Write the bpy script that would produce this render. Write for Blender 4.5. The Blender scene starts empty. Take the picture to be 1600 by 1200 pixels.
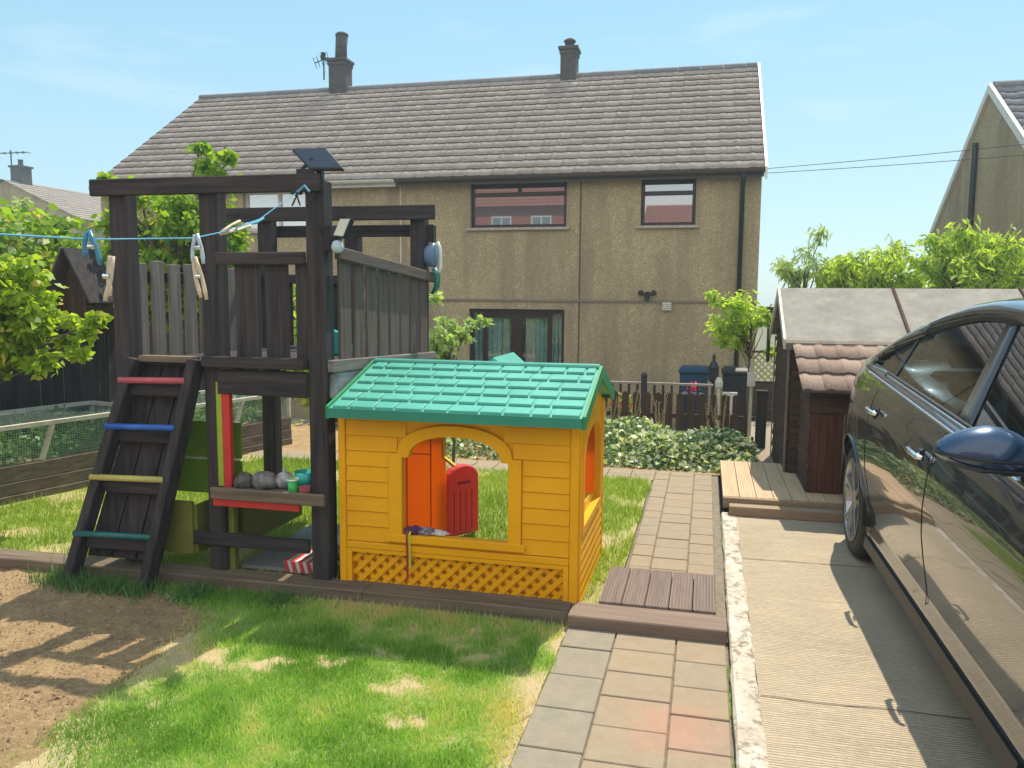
import bpy, bmesh, math, random
import numpy as np
from mathutils import Vector, Matrix, noise
R=math.radians; pi=math.pi
random.seed(7); rng=np.random.default_rng(7)
sc=bpy.context.scene; col=sc.collection

# ------------------------------------------------------------ camera
cam=bpy.data.objects.new('camera',bpy.data.cameras.new('camera')); col.objects.link(cam); sc.camera=cam
cam.data.sensor_width=36; cam.data.lens=28.125; cam.data.clip_end=2000; cam.data.clip_start=.02
yaw=math.atan(303/1250.); pit=R(-6.15); rol=R(.43)
fw=Vector((-math.sin(yaw)*math.cos(pit),math.cos(yaw)*math.cos(pit),math.sin(pit)))
r0=Vector((math.cos(yaw),math.sin(yaw),0)); u0=r0.cross(fw)
rr=r0*math.cos(rol)+u0*math.sin(rol); uu=u0*math.cos(rol)-r0*math.sin(rol)
m=Matrix((rr,uu,-fw)).transposed().to_4x4(); m.translation=Vector((0,0,1.5)); cam.matrix_world=m
# ------------------------------------------------------------ light
SD=Vector((.145,.56,1.)).normalized()
elev=math.asin(SD.z); azi=math.atan2(SD.x,SD.y)
w=bpy.data.worlds.new("World"); sc.world=w; w.use_nodes=True; nt=w.node_tree; nt.nodes.clear()
sky=nt.nodes.new('ShaderNodeTexSky'); sky.sky_type='NISHITA'; sky.sun_disc=False; sky.sun_elevation=elev; sky.sun_rotation=azi
sky.air_density=1.0; sky.dust_density=.6; sky.ozone_density=1.6; sky.altitude=0
bg=nt.nodes.new('ShaderNodeBackground'); bg.inputs[1].default_value=.13
out=nt.nodes.new('ShaderNodeOutputWorld')
tint=nt.nodes.new('ShaderNodeMix'); tint.data_type='RGBA'; tint.blend_type='MULTIPLY'; tint.inputs[0].default_value=1
tint.inputs[7].default_value=(.92,1.0,1.0,1); SKYV=3.35
nt.links.new(sky.outputs[0],tint.inputs[6])
tc=nt.nodes.new('ShaderNodeTexCoord'); mp=nt.nodes.new('ShaderNodeMapping'); mp.inputs['Scale'].default_value=(3.2,3.2,16)
mp.inputs['Location'].default_value=(1.7,.3,.9)
no=nt.nodes.new('ShaderNodeTexNoise'); no.inputs['Scale'].default_value=1.3; no.inputs['Detail'].default_value=7
mr=nt.nodes.new('ShaderNodeMapRange'); mr.inputs[1].default_value=.58; mr.inputs[2].default_value=.85; mr.inputs[4].default_value=.45
mc=nt.nodes.new('ShaderNodeMix'); mc.data_type='RGBA'; mc.inputs[7].default_value=(3.9,4.2,4.4,1)
nt.links.new(tc.outputs['Generated'],mp.inputs[0]); nt.links.new(mp.outputs[0],no.inputs['Vector']); nt.links.new(no.outputs[0],mr.inputs[0])
sx=nt.nodes.new('ShaderNodeSeparateXYZ'); nt.links.new(tc.outputs['Generated'],sx.inputs[0])
rp=nt.nodes.new('ShaderNodeValToRGB'); el_=rp.color_ramp.elements
el_[0].position=.0; el_[0].color=(.66,.88,.95,1); el_[1].position=1.; el_[1].color=(.30,.60,.90,1)
for p_,c_ in ((.12,(.58,.86,.96,1)),(.35,(.40,.76,.95,1))): e_=el_.new(p_); e_.color=c_
nt.links.new(sx.outputs[2],rp.inputs[0])
sm=nt.nodes.new('ShaderNodeVectorMath'); sm.operation='SCALE'; sm.inputs['Scale'].default_value=SKYV; nt.links.new(rp.outputs[0],sm.inputs[0])
hz=nt.nodes.new('ShaderNodeMix'); hz.data_type='RGBA'; hz.inputs[0].default_value=.8
nt.links.new(tint.outputs[2],hz.inputs[6]); nt.links.new(sm.outputs[0],hz.inputs[7])
bk=nt.nodes.new('ShaderNodeMapRange'); bk.interpolation_type='SMOOTHSTEP'; nt.links.new(sx.outputs[1],bk.inputs[0])
bk.inputs[1].default_value=.05; bk.inputs[2].default_value=-.55; bk.inputs[3].default_value=0; bk.inputs[4].default_value=.85
cn=nt.nodes.new('ShaderNodeMapRange'); cn.inputs[1].default_value=.3; cn.inputs[2].default_value=.6; cn.inputs[3].default_value=.6; nt.links.new(no.outputs[0],cn.inputs[0])
bm_=nt.nodes.new('ShaderNodeMath'); bm_.operation='MULTIPLY'; nt.links.new(bk.outputs[0],bm_.inputs[0]); nt.links.new(cn.outputs[0],bm_.inputs[1])
cb=nt.nodes.new('ShaderNodeMix'); cb.data_type='RGBA'; cb.inputs[7].default_value=(6.2,6.0,5.7,1)  # unseen bright cloud bank, added behind the camera to fill the shade
nt.links.new(bm_.outputs[0],cb.inputs[0]); nt.links.new(mc.outputs[2],cb.inputs[6])
nt.links.new(mr.outputs[0],mc.inputs[0]); nt.links.new(hz.outputs[2],mc.inputs[6])
nt.links.new(cb.outputs[2],bg.inputs[0]); nt.links.new(bg.outputs[0],out.inputs[0])
sl=bpy.data.lights.new('sun','SUN'); sl.energy=3.15; sl.angle=R(.5); sl.color=(1,.90,.74)
so=bpy.data.objects.new('sun',sl); col.objects.link(so); so.rotation_euler=SD.to_track_quat('Z','Y').to_euler(); so.location=SD*50
sc.view_settings.view_transform='Standard'; sc.view_settings.look='None'; sc.view_settings.gamma=1; sc.view_settings.exposure=1.0
sc.render.engine='CYCLES'

# ------------------------------------------------------------ helpers
def tag(o,label=None,cat=None,group=None,kind=None):
    if label:o['label']=label
    if cat:o['category']=cat
    if group:o['group']=group
    if kind:o['kind']=kind
    return o
def empty(name,loc,label,cat,group=None,kind=None):
    o=bpy.data.objects.new(name,None); o.empty_display_size=.1; col.objects.link(o); o.location=loc
    return tag(o,label,cat,group,kind)
def wloc(o):
    v=Vector((0,0,0))
    while o is not None: v=v+o.location; o=o.parent
    return v
def link(name,me,mat,parent=None,loc=None):
    o=bpy.data.objects.new(name,me); col.objects.link(o)
    if parent is not None:o.parent=parent
    for mm in (mat if isinstance(mat,(list,tuple)) else [mat]): me.materials.append(mm)
    return o
class MB:
    def __init__(s): s.v=[];s.f=[];s.m=[];s.cm=0;s.t=[];s.ct=.5
    def add(s,vs,fs):
        b=len(s.v); s.v+=[tuple(q) for q in vs]; s.t+=[s.ct]*len(vs)
        for f in fs: s.f.append(tuple(i+b for i in f)); s.m.append(s.cm)
        return s
    def box(s,x0,x1,y0,y1,z0,z1):
        x0,x1=min(x0,x1),max(x0,x1);y0,y1=min(y0,y1),max(y0,y1);z0,z1=min(z0,z1),max(z0,z1)
        return s.add([(x,y,z) for z in (z0,z1) for y in (y0,y1) for x in (x0,x1)],
          [(0,2,3,1),(4,5,7,6),(0,1,5,4),(2,6,7,3),(0,4,6,2),(1,3,7,5)])
    def hexa(s,b,t):   # 4 bottom, 4 top points ccw
        return s.add(list(b)+list(t),[(3,2,1,0),(4,5,6,7),(0,1,5,4),(1,2,6,5),(2,3,7,6),(3,0,4,7)])
    def bar(s,a,b,w,h,up=(0,0,1)):
        a=Vector(a);b=Vector(b);d=(b-a).normalized();u=Vector(up)
        x=d.cross(u)
        if x.length<1e-4: x=d.cross(Vector((0,1,0)))
        x.normalize();u=x.cross(d).normalized();x=x*w/2;u=u*h/2
        return s.hexa([a-x-u,a+x-u,b+x-u,b-x-u],[a-x+u,a+x+u,b+x+u,b-x+u])
    def tube(s,pts,rs,n=8,caps=True):
        pts=[Vector(p) for p in pts]
        if not isinstance(rs,(list,tuple)): rs=[rs]*len(pts)
        ref=None;vs=[];fs=[]
        for i,p in enumerate(pts):
            d=(pts[min(i+1,len(pts)-1)]-pts[max(i-1,0)])
            d=d.normalized() if d.length>1e-9 else Vector((0,0,1))
            if ref is None:
                ref=d.cross(Vector((0,0,1)))
                if ref.length<1e-3: ref=d.cross(Vector((0,1,0)))
            ref=(ref-d*ref.dot(d)).normalized();q=d.cross(ref)
            for k in range(n):
                a=2*pi*k/n; vs.append(p+(ref*math.cos(a)+q*math.sin(a))*rs[i])
        for i in range(len(pts)-1):
            for k in range(n):
                fs.append((i*n+k,i*n+(k+1)%n,(i+1)*n+(k+1)%n,(i+1)*n+k))
        if caps: fs.append(tuple(range(n-1,-1,-1))); fs.append(tuple((len(pts)-1)*n+k for k in range(n)))
        return s.add(vs,fs)
    def lathe(s,c,prof,n=20,axis='z',closed=True):
        c=Vector(c);vs=[];fs=[]
        for r,h in prof:
            for k in range(n):
                a=2*pi*k/n;p,q=r*math.cos(a),r*math.sin(a)
                vs.append(c+(Vector((p,q,h)) if axis=='z' else Vector((h,p,q)) if axis=='x' else Vector((q,h,p))))
        for i in range(len(prof)-1):
            for k in range(n): fs.append((i*n+k,i*n+(k+1)%n,(i+1)*n+(k+1)%n,(i+1)*n+k))
        if closed: fs.append(tuple(range(n-1,-1,-1))); fs.append(tuple((len(prof)-1)*n+k for k in range(n)))
        return s.add(vs,fs)
    def prism(s,poly,fn,d0,d1):  # poly 2D (convex-ish), fn(u,v,d)->3D
        n=len(poly); vs=[fn(u,v,d0) for u,v in poly]+[fn(u,v,d1) for u,v in poly]
        return s.add(vs,[tuple(range(n-1,-1,-1)),tuple(range(n,2*n))]+[(i,(i+1)%n,n+(i+1)%n,n+i) for i in range(n)])
    def plate(s,outer,holes,fn,d0,d1): # plate with holes
        bm=bmesh.new(); loops=[]
        for lp in [outer]+holes:
            vv=[bm.verts.new((u,v,0)) for u,v in lp]; loops.append(vv)
            for i in range(len(vv)): bm.edges.new((vv[i],vv[(i+1)%len(vv)]))
        bmesh.ops.triangle_fill(bm,edges=bm.edges[:],use_beauty=True)
        bm.verts.index_update(); n=len(bm.verts)
        co=[v.co.copy() for v in bm.verts]; fs=[tuple(v.index for v in f.verts) for f in bm.faces]
        side=[]
        for lp in loops:
            for i in range(len(lp)):
                a,b=lp[i].index,lp[(i+1)%len(lp)].index; side.append((a,b,b+n,a+n))
        vs=[fn(c.x,c.y,d0) for c in co]+[fn(c.x,c.y,d1) for c in co]
        bm.free()
        return s.add(vs,[f[::-1] for f in fs]+[tuple(i+n for i in f) for f in fs]+side)
    def build(s,name,mat,parent=None,loc=None,smooth=False,bevel=0,fix=True):
        base=wloc(parent) if parent is not None else Vector(loc or (0,0,0))
        me=bpy.data.meshes.new(name)
        me.from_pydata([(v[0]-base.x,v[1]-base.y,v[2]-base.z) for v in s.v],[],s.f)
        a=me.attributes.new('tint','FLOAT','POINT'); a.data.foreach_set('value',s.t)
        o=link(name,me,mat,parent)
        if parent is None:o.location=base
        if any(s.m): me.polygons.foreach_set('material_index',s.m)
        if fix:
            bm=bmesh.new();bm.from_mesh(me);bmesh.ops.recalc_face_normals(bm,faces=bm.faces);bm.to_mesh(me);bm.free()
        if smooth: me.polygons.foreach_set('use_smooth',[True]*len(me.polygons))
        if bevel:
            b=o.modifiers.new('bevel','BEVEL');b.width=bevel;b.segments=1;b.limit_method='ANGLE'
        return o
def npmesh(name,V,F,T,mat,parent=None,loc=(0,0,0),smooth=False):
    base=wloc(parent) if parent is not None else Vector(loc)
    V=np.asarray(V,dtype=np.float32)-np.array(base,dtype=np.float32); F=np.asarray(F,dtype=np.int32); k=F.shape[1]
    me=bpy.data.meshes.new(name); me.vertices.add(len(V)); me.vertices.foreach_set('co',V.ravel())
    me.loops.add(F.size); me.loops.foreach_set('vertex_index',F.ravel())
    me.polygons.add(len(F)); me.polygons.foreach_set('loop_start',np.arange(0,F.size,k,dtype=np.int32))
    me.polygons.foreach_set('loop_total',np.full(len(F),k,dtype=np.int32))
    me.update(calc_edges=True); me.validate()
    a=me.attributes.new('tint','FLOAT','POINT'); a.data.foreach_set('value',np.asarray(T,dtype=np.float32))
    o=link(name,me,mat,parent)
    if parent is None:o.location=base
    if smooth: me.polygons.foreach_set('use_smooth',[True]*len(me.polygons))
    return o
def copy_tree(o,parent=None):
    c=o.copy(); col.objects.link(c); c.parent=parent
    for ch in o.children: copy_tree(ch,c)
    return c

# ------------------------------------------------------------ materials
def newmat(name):
    mt=bpy.data.materials.new(name); mt.use_nodes=True; nt=mt.node_tree; return mt,nt,nt.nodes['Principled BSDF']
def nd(nt,t,**k):
    n=nt.nodes.new('ShaderNode'+t)
    for a,b in k.items():
        if a in n.inputs: n.inputs[a].default_value=b
        else: setattr(n,a,b)
    return n
def c4(c): return (c[0],c[1],c[2],1)
def mixc(nt,fac,a,b,mode='MIX'):
    n=nt.nodes.new('ShaderNodeMix');n.data_type='RGBA';n.blend_type=mode
    for i,x in ((0,fac),(6,a),(7,b)):
        if hasattr(x,'is_output') or hasattr(x,'links'): nt.links.new(x,n.inputs[i])
        elif i==0: n.inputs[0].default_value=x
        else: n.inputs[i].default_value=c4(x)
    return n.outputs[2]
def mrange(nt,x,a,b,c=0.,d=1.):
    n=nd(nt,'MapRange');n.inputs[1].default_value=a;n.inputs[2].default_value=b;n.inputs[3].default_value=c;n.inputs[4].default_value=d
    nt.links.new(x,n.inputs[0]);return n.outputs[0]
def coords(nt,st=(1,1,1)):
    t=nd(nt,'TexCoord');p=nd(nt,'Mapping');p.inputs['Scale'].default_value=st
    nt.links.new(t.outputs['Object'],p.inputs[0]);return p.outputs[0]
def noise_n(nt,v,scale,detail=6,rough=.6):
    n=nd(nt,'TexNoise');n.inputs['Scale'].default_value=scale;n.inputs['Detail'].default_value=detail;n.inputs['Roughness'].default_value=rough
    nt.links.new(v,n.inputs['Vector']);return n.outputs[0]
def addbump(nt,b,h,strength,dist=.01):
    n=nd(nt,'Bump');n.inputs['Strength'].default_value=strength;n.inputs['Distance'].default_value=dist
    nt.links.new(h,n.inputs['Height']);nt.links.new(n.outputs[0],b.inputs['Normal']);return n
def mat(name,c1,c2=None,scale=6,st=(1,1,1),rough=.7,bump=.0,bscale=None,bdist=.01,metal=0,coat=0,spec=.5,spots=None,spotamt=(.6,.7),spotscale=3,tintmix=None,lo=.35,hi=.65):
    mt,nt,b=newmat(name); v=coords(nt,st)
    c2=c2 or tuple(x*.75 for x in c1)
    n=noise_n(nt,v,scale); f=mrange(nt,n,lo,hi); c=mixc(nt,f,c1,c2)
    if spots:
        n2=noise_n(nt,coords(nt),spotscale,8,.7); c=mixc(nt,mrange(nt,n2,*spotamt),c,spots)
    if tintmix:
        a=nd(nt,'Attribute',attribute_name='tint'); c=mixc(nt,a.outputs['Fac'],c,tintmix,'MIX')
    nt.links.new(c,b.inputs['Base Color']); b.inputs['Roughness'].default_value=rough; b.inputs['Metallic'].default_value=metal
    b.inputs['Coat Weight'].default_value=coat; b.inputs['Specular IOR Level'].default_value=spec
    if bump: addbump(nt,b,noise_n(nt,v,bscale or scale*4,8,.7),bump,bdist)
    return mt
def wood(name,c1,c2,axis,rough=.9,bump=.6,moss=None,ma=(.55,.75)):
    st=[28,28,28]; st['xyz'.index(axis)]=1.6
    return mat(name,c1,c2,scale=1.3,st=tuple(st),rough=rough,bump=bump,bscale=2.2,bdist=.004,lo=.3,hi=.7,spec=.2,spots=moss,spotamt=ma,spotscale=2.2)
def leafmat(name,dark,light,trans=.45,yellow=None):
    mt,nt,b=newmat(name); a=nd(nt,'Attribute',attribute_name='tint')
    c=mixc(nt,a.outputs['Fac'],dark,light)
    if yellow: c=mixc(nt,mrange(nt,a.outputs['Fac'],.85,1.),c,yellow)
    nt.links.new(c,b.inputs['Base Color']); b.inputs['Roughness'].default_value=.45; b.inputs['Specular IOR Level'].default_value=.35
    tr=nd(nt,'BsdfTranslucent'); nt.links.new(mixc(nt,1.,c,(1.,1.,.35),'MULTIPLY'),tr.inputs[0])
    ms=nd(nt,'MixShader'); ms.inputs[0].default_value=trans; o=nt.nodes['Material Output']
    nt.links.new(b.outputs[0],ms.inputs[1]);nt.links.new(tr.outputs[0],ms.inputs[2]);nt.links.new(ms.outputs[0],o.inputs[0]); return mt
def glassmat(name,tintc=(.6,.65,.65),refl=.22,dark=None):
    mt,nt,b=newmat(name); o=nt.nodes['Material Output']
    gl=nd(nt,'BsdfGlossy');gl.inputs['Roughness'].default_value=.015
    if dark: oth=b; b.inputs['Base Color'].default_value=c4(dark); b.inputs['Roughness'].default_value=.3
    else: oth=nd(nt,'BsdfTransparent'); oth.inputs[0].default_value=c4(tintc)
    fr=nd(nt,'Fresnel');fr.inputs[0].default_value=1.5
    f=mrange(nt,fr.outputs[0],0,1,refl,1)
    ms=nd(nt,'MixShader');nt.links.new(f,ms.inputs[0]);nt.links.new(oth.outputs[0],ms.inputs[1]);nt.links.new(gl.outputs[0],ms.inputs[2])
    nt.links.new(ms.outputs[0],o.inputs[0]);return mt
def flat(name,c,rough=.5,metal=0,coat=0): return mat(name,c,tuple(x*.85 for x in c),scale=9,rough=rough,metal=metal,coat=coat,bump=.05,bscale=60)

W={}
M={}
for ax in 'xyz':
    W['dk'+ax]=wood('dark_aged_wood_'+ax,(.026,.023,.027),(.072,.061,.062),ax,moss=(.05,.06,.03),ma=(.66,.9))
    W['gr'+ax]=wood('weathered_grey_wood_'+ax,(.12,.105,.10),(.25,.22,.20),ax)
    W['sl'+ax]=wood('sleeper_wood_'+ax,(.10,.075,.055),(.21,.165,.12),ax)
    W['md'+ax]=wood('mid_brown_grey_wood_'+ax,(.085,.060,.054),(.165,.125,.11),ax)
    W['shed'+ax]=wood('shed_stained_wood_'+ax,(.045,.026,.018),(.11,.065,.045),ax)
M=dict(
 metal=flat('dark_metal',(.03,.03,.035),.4,.6), black=flat('black_plastic',(.012,.012,.014),.45),
 navy=flat('navy_plastic',(.008,.055,.12),.4), white=flat('white_plastic',(.75,.75,.72),.4),
 cream=flat('cream_plastic',(.62,.62,.52),.4),
 red=flat('red_paint',(.55,.03,.03),.5), blue=flat('blue_paint',(.02,.12,.5),.4), yel=flat('pale_yellow_paint',(.5,.46,.12),.5),
 teal=flat('teal_paint',(.01,.13,.12),.4), pink=flat('faded_red_paint',(.5,.10,.13),.5),
 ppaint=flat('green_board_paint',(.20,.36,.03),.65), olive=flat('olive_board_paint',(.17,.18,.03),.7),lime=flat('lime_board_paint',(.30,.42,.03),.6),
 phy=mat('orange_playhouse_plastic',(.86,.41,.004),(.78,.36,.004),scale=3,rough=.5,spec=.25,bump=.12,bscale=90,bdist=.002),
 pho=leafmat('deep_orange_plastic',(1.,.40,.006),(1.,.38,.005),.55),
 phg=mat('green_roof_plastic',(.10,.42,.33),(.07,.34,.265),scale=4,rough=.38,bump=.12,bscale=90,bdist=.002),
 phgd=flat('dark_green_plastic',(.015,.17,.12),.45), phr=leafmat('red_door_plastic',(.90,.13,.13),(.88,.11,.11),.35),
 wteal=flat('teal_toy_plastic',(.03,.42,.38),.4),
 mortar=mat('joint_soil',(.26,.21,.15),(.16,.135,.10),scale=30,rough=.95,bump=.5,bscale=80),
 felt=mat('mineral_roof_felt',(.30,.285,.25),(.22,.205,.18),scale=5,rough=.95,bump=.4,bscale=260,bdist=.002,spots=(.36,.34,.29),spotamt=(.5,.75),spotscale=8),
 trimw=mat('pale_trim',(.62,.58,.50),(.48,.42,.34),scale=14,rough=.6),
 joint=mat('drive_joint_dirt',(.20,.16,.11),(.13,.10,.07),scale=30,rough=1),
 brick=mat('chimney_render',(.10,.085,.08),(.07,.06,.058),scale=9,rough=.9,bump=.5,bscale=60),
 gut=flat('brown_gutter_plastic',(.07,.045,.035),.5), gutw=flat('white_gutter_plastic',(.62,.62,.60),.45),
 frame=flat('rosewood_window_frame',(.035,.012,.014),.3),
 pane=glassmat('window_glass_reflecting',refl=.42,dark=(.055,.06,.065)), clear=glassmat('door_glass',(.9,.95,.95),.06), 
 sill=mat('concrete_sill',(.42,.38,.32),(.33,.29,.24),scale=12,rough=.85),
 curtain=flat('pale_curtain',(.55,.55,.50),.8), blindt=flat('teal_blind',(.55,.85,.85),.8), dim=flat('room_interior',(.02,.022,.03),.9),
 rubber=mat('tyre_rubber',(.022,.021,.02),(.032,.03,.028),scale=20,rough=.75,bump=.1),
 alloy=mat('silver_alloy',(.42,.42,.43),(.36,.36,.37),scale=10,rough=.28,metal=.85),
 chrome=mat('chrome_trim',(.78,.80,.83),(.72,.74,.78),scale=10,rough=.22,metal=1),
 cglass=glassmat('tinted_car_glass',(.36,.42,.42),.24),
 mirrorb=None, cable=flat('cable_rubber',(.02,.02,.02),.6), line=flat('blue_washing_line',(.10,.35,.55),.5),
 pegb=flat('blue_peg_plastic',(.05,.22,.36),.35), pegw=mat('peg_wood',(.60,.50,.36),(.45,.36,.25),scale=30,rough=.6), pegp=flat('pale_blue_peg_plastic',(.45,.56,.65),.4),
 hedge=leafmat('variegated_leaf',(.05,.15,.04),(.82,.86,.58),.3), 
 lefttree=leafmat('bright_leaf',(.16,.32,.02),(.62,.78,.09),.6,yellow=(.85,.70,.18)),
 midtree=leafmat('green_leaf',(.09,.23,.02),(.46,.66,.08),.6,yellow=(.75,.55,.14)),
 peach=leafmat('peach_leaf',(.26,.44,.07),(.72,.86,.22),.65),
 paleleaf=leafmat('pale_leaf',(.28,.42,.17),(.60,.74,.36),.5),
 bark=mat('bark',(.10,.08,.06),(.18,.15,.11),scale=10,st=(3,3,1),rough=.9,bump=.6),
 drygrass=leafmat('dry_grass_stalk',(.35,.27,.13),(.62,.5,.3),.3),
)
W_rubber=M['rubber']
# car paint
def carpaint():
    mt,nt,b=newmat('dark_metallic_car_paint'); v=coords(nt)
    n=noise_n(nt,v,900,1); c=mixc(nt,mrange(nt,n,.4,.7),(.022,.032,.048),(.04,.055,.08))
    nt.links.new(c,b.inputs['Base Color']);b.inputs['Metallic'].default_value=.6;b.inputs['Roughness'].default_value=.18
    b.inputs['Coat Weight'].default_value=1;b.inputs['Coat Roughness'].default_value=.02;b.inputs['Coat IOR'].default_value=1.65
    return mt
M['car']=carpaint()
def wallmat():
    mt,nt,b=newmat('pebbledash_render'); v=coords(nt)
    a=noise_n(nt,v,1.1,5); vo=nd(nt,'TexVoronoi');vo.inputs['Scale'].default_value=60;nt.links.new(v,vo.inputs['Vector'])
    c=mixc(nt,mrange(nt,a,.35,.7),(.50,.395,.225),(.395,.31,.175))
    sp=nd(nt,'SeparateColor');nt.links.new(vo.outputs['Color'],sp.inputs[0])
    c=mixc(nt,mrange(nt,sp.outputs[0],0.,1.,0,.55),c,(.20,.16,.095)); c=mixc(nt,mrange(nt,sp.outputs[1],.80,1.,0,.6),c,(.68,.58,.42))
    # damp streaks with a shape of their own
    d=noise_n(nt,coords(nt,(1.2,1.2,.18)),1.6,5); c=mixc(nt,mrange(nt,d,.46,.70,0,.75),c,(.22,.175,.11))
    nt.links.new(c,b.inputs['Base Color']);b.inputs['Roughness'].default_value=.95
    addbump(nt,b,vo.outputs['Distance'],.7,.012); return mt
M['wall']=wallmat()
def tilemat(name,c1,c2,lich,sc_=1.3):
    mt,nt,b=newmat(name);v=coords(nt);a=nd(nt,'Attribute',attribute_name='tint')
    c=mixc(nt,a.outputs['Fac'],c1,c2)
    c=mixc(nt,mrange(nt,noise_n(nt,v,11*sc_,10,.85),.53,.62,0,.8),c,lich)
    c=mixc(nt,mrange(nt,noise_n(nt,v,8*sc_,10,.85),.56,.65,0,.8),c,(.075,.06,.048))
    nt.links.new(c,b.inputs['Base Color']);b.inputs['Roughness'].default_value=.9
    addbump(nt,b,noise_n(nt,v,70,6),.5,.008);return mt
M['tile']=tilemat('concrete_roof_tile',(.275,.225,.195),(.35,.295,.26),(.62,.57,.50))
M['tile2']=tilemat('brown_porch_tile',(.30,.20,.15),(.40,.28,.21),(.50,.40,.32),3)
M['slate']=tilemat('blue_grey_roof_tile',(.16,.16,.18),(.22,.22,.24),(.32,.31,.32))
M['redbrick']=mat('red_brick',(.40,.13,.08),(.30,.10,.07),scale=14,rough=.9)
M['pinkroof']=mat('far_red_roof',(.33,.12,.09),(.25,.09,.07),scale=8,rough=.9)
def drivemat():
    mt,nt,b=newmat('ribbed_concrete_drive');v=coords(nt)
    wv=nd(nt,'TexWave',wave_type='BANDS',bands_direction='Y');wv.inputs['Scale'].default_value=21;wv.inputs['Distortion'].default_value=6.;wv.inputs['Detail'].default_value=5;wv.inputs['Detail Scale'].default_value=.9
    nt.links.new(coords(nt,(.35,1,1)),wv.inputs['Vector'])
    c=mixc(nt,mrange(nt,noise_n(nt,v,1.6,8,.65),.35,.65),(.52,.42,.285),(.39,.31,.205))
    c=mixc(nt,mrange(nt,noise_n(nt,coords(nt,(.7,1,1)),85,6,.8),.42,.66,0,.65),c,(.60,.52,.40))
    c=mixc(nt,mrange(nt,wv.outputs[0],0,.45,.34,0),c,(.20,.16,.11))
    nt.links.new(c,b.inputs['Base Color']);b.inputs['Roughness'].default_value=.92
    ad=nd(nt,'Math',operation='ADD');nt.links.new(mrange(nt,wv.outputs[0],0,1,0,.8),ad.inputs[0]);nt.links.new(noise_n(nt,coords(nt,(.35,1,1)),70,8,.8),ad.inputs[1])
    addbump(nt,b,ad.outputs[0],.9,.007);return mt
M['drive']=drivemat()
M['kerb']=mat('worn_white_kerb',(.66,.62,.54),(.48,.42,.33),scale=14,rough=.9,bump=1.,bscale=55,spots=(.30,.24,.17),spotamt=(.52,.60),spotscale=17)
def pavemat():
    mt,nt,b=newmat('paving_slab');v=coords(nt);a=nd(nt,'Attribute',attribute_name='tint')
    c=mixc(nt,mrange(nt,a.outputs['Fac'],0,1),(.30,.225,.145),(.225,.205,.16))
    c=mixc(nt,mrange(nt,noise_n(nt,v,13,9,.75),.4,.68,0,.6),c,(.345,.285,.20))
    c=mixc(nt,mrange(nt,noise_n(nt,v,3.2,5),.5,.75,0,.5),c,(.28,.22,.16))
    c=mixc(nt,mrange(nt,noise_n(nt,v,90,4,.8),.58,.72,0,.45),c,(.2,.17,.13))
    # spilled pink stain on two slabs, a mark of its own
    tcx=nd(nt,'TexCoord')
    sb=nt.nodes.new('ShaderNodeVectorMath');sb.operation='DISTANCE';nt.links.new(tcx.outputs['Object'],sb.inputs[0]);sb.inputs[1].default_value=(-.05,2.72,0)
    ad=nd(nt,'Math',operation='ADD');nt.links.new(sb.outputs['Value'],ad.inputs[0]);nt.links.new(mrange(nt,noise_n(nt,v,9,6),.2,.8,-.1,.1),ad.inputs[1])
    c=mixc(nt,mrange(nt,ad.outputs[0],.04,.24,.40,0),c,(.50,.21,.15))
    nt.links.new(c,b.inputs['Base Color']);b.inputs['Roughness'].default_value=.9
    addbump(nt,b,noise_n(nt,v,60,8,.75),.6,.006);return mt
M['pave']=pavemat()
def boardmat(name,c1,c2,gx):
    mt,nt,b=newmat(name);st=(30,2,30) if gx=='y' else (2,30,30)
    c=mixc(nt,mrange(nt,noise_n(nt,coords(nt,st),1.2,6),.3,.7),c1,c2)
    nt.links.new(c,b.inputs['Base Color']);b.inputs['Roughness'].default_value=.85
    addbump(nt,b,noise_n(nt,coords(nt,st),2.5,6),.5,.003);return mt
M['deck']=boardmat('brown_composite_board',(.15,.11,.092),(.22,.165,.14),'y')
M['deck2']=boardmat('sun_bleached_board',(.60,.44,.28),(.46,.33,.205),'y')
def groundmat(name,c1,c2,c3,sc_=3.,bump=.9,bs=60,attr=None,ac=None):
    mt,nt,b=newmat(name);v=coords(nt)
    c=mixc(nt,mrange(nt,noise_n(nt,v,sc_,8,.7),.35,.65),c1,c2)
    c=mixc(nt,mrange(nt,noise_n(nt,v,sc_*9,8,.7),.48,.7,0,.8),c,c3)
    if attr:
        a=nd(nt,'Attribute',attribute_name='tint');c=mixc(nt,a.outputs['Fac'],c,ac)
    nt.links.new(c,b.inputs['Base Color']);b.inputs['Roughness'].default_value=.95
    addbump(nt,b,noise_n(nt,v,bs,8,.75),bump,.02);return mt
M['soil']=groundmat('dry_soil',(.48,.32,.155),(.31,.20,.095),(.68,.50,.27),5.,1.,90)
M['lawn']=groundmat('lawn_base',(.26,.40,.09),(.33,.42,.13),(.42,.42,.18),4.,.8,80,True,(.58,.45,.25))
M['lawnb']=groundmat('upper_lawn_base',(.24,.34,.06),(.34,.38,.09),(.42,.40,.14),3.,.8,80,True,(.55,.44,.22))
M['land']=groundmat('far_ground',(.12,.14,.06),(.16,.15,.08),(.2,.18,.12),.3)
M['patio']=mat('patio_slabs',(.34,.29,.23),(.26,.22,.18),scale=2,rough=.9,bump=.3)
M['grass']=leafmat('grass_blade',(.19,.38,.06),(.50,.76,.20),.45,yellow=(.78,.68,.36))
M['grassb']=leafmat('sunny_grass_blade',(.20,.34,.03),(.46,.58,.09),.4,yellow=(.62,.54,.22))
M['weed']=leafmat('dark_weed_blade',(.04,.14,.04),(.20,.36,.12),.4)

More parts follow.
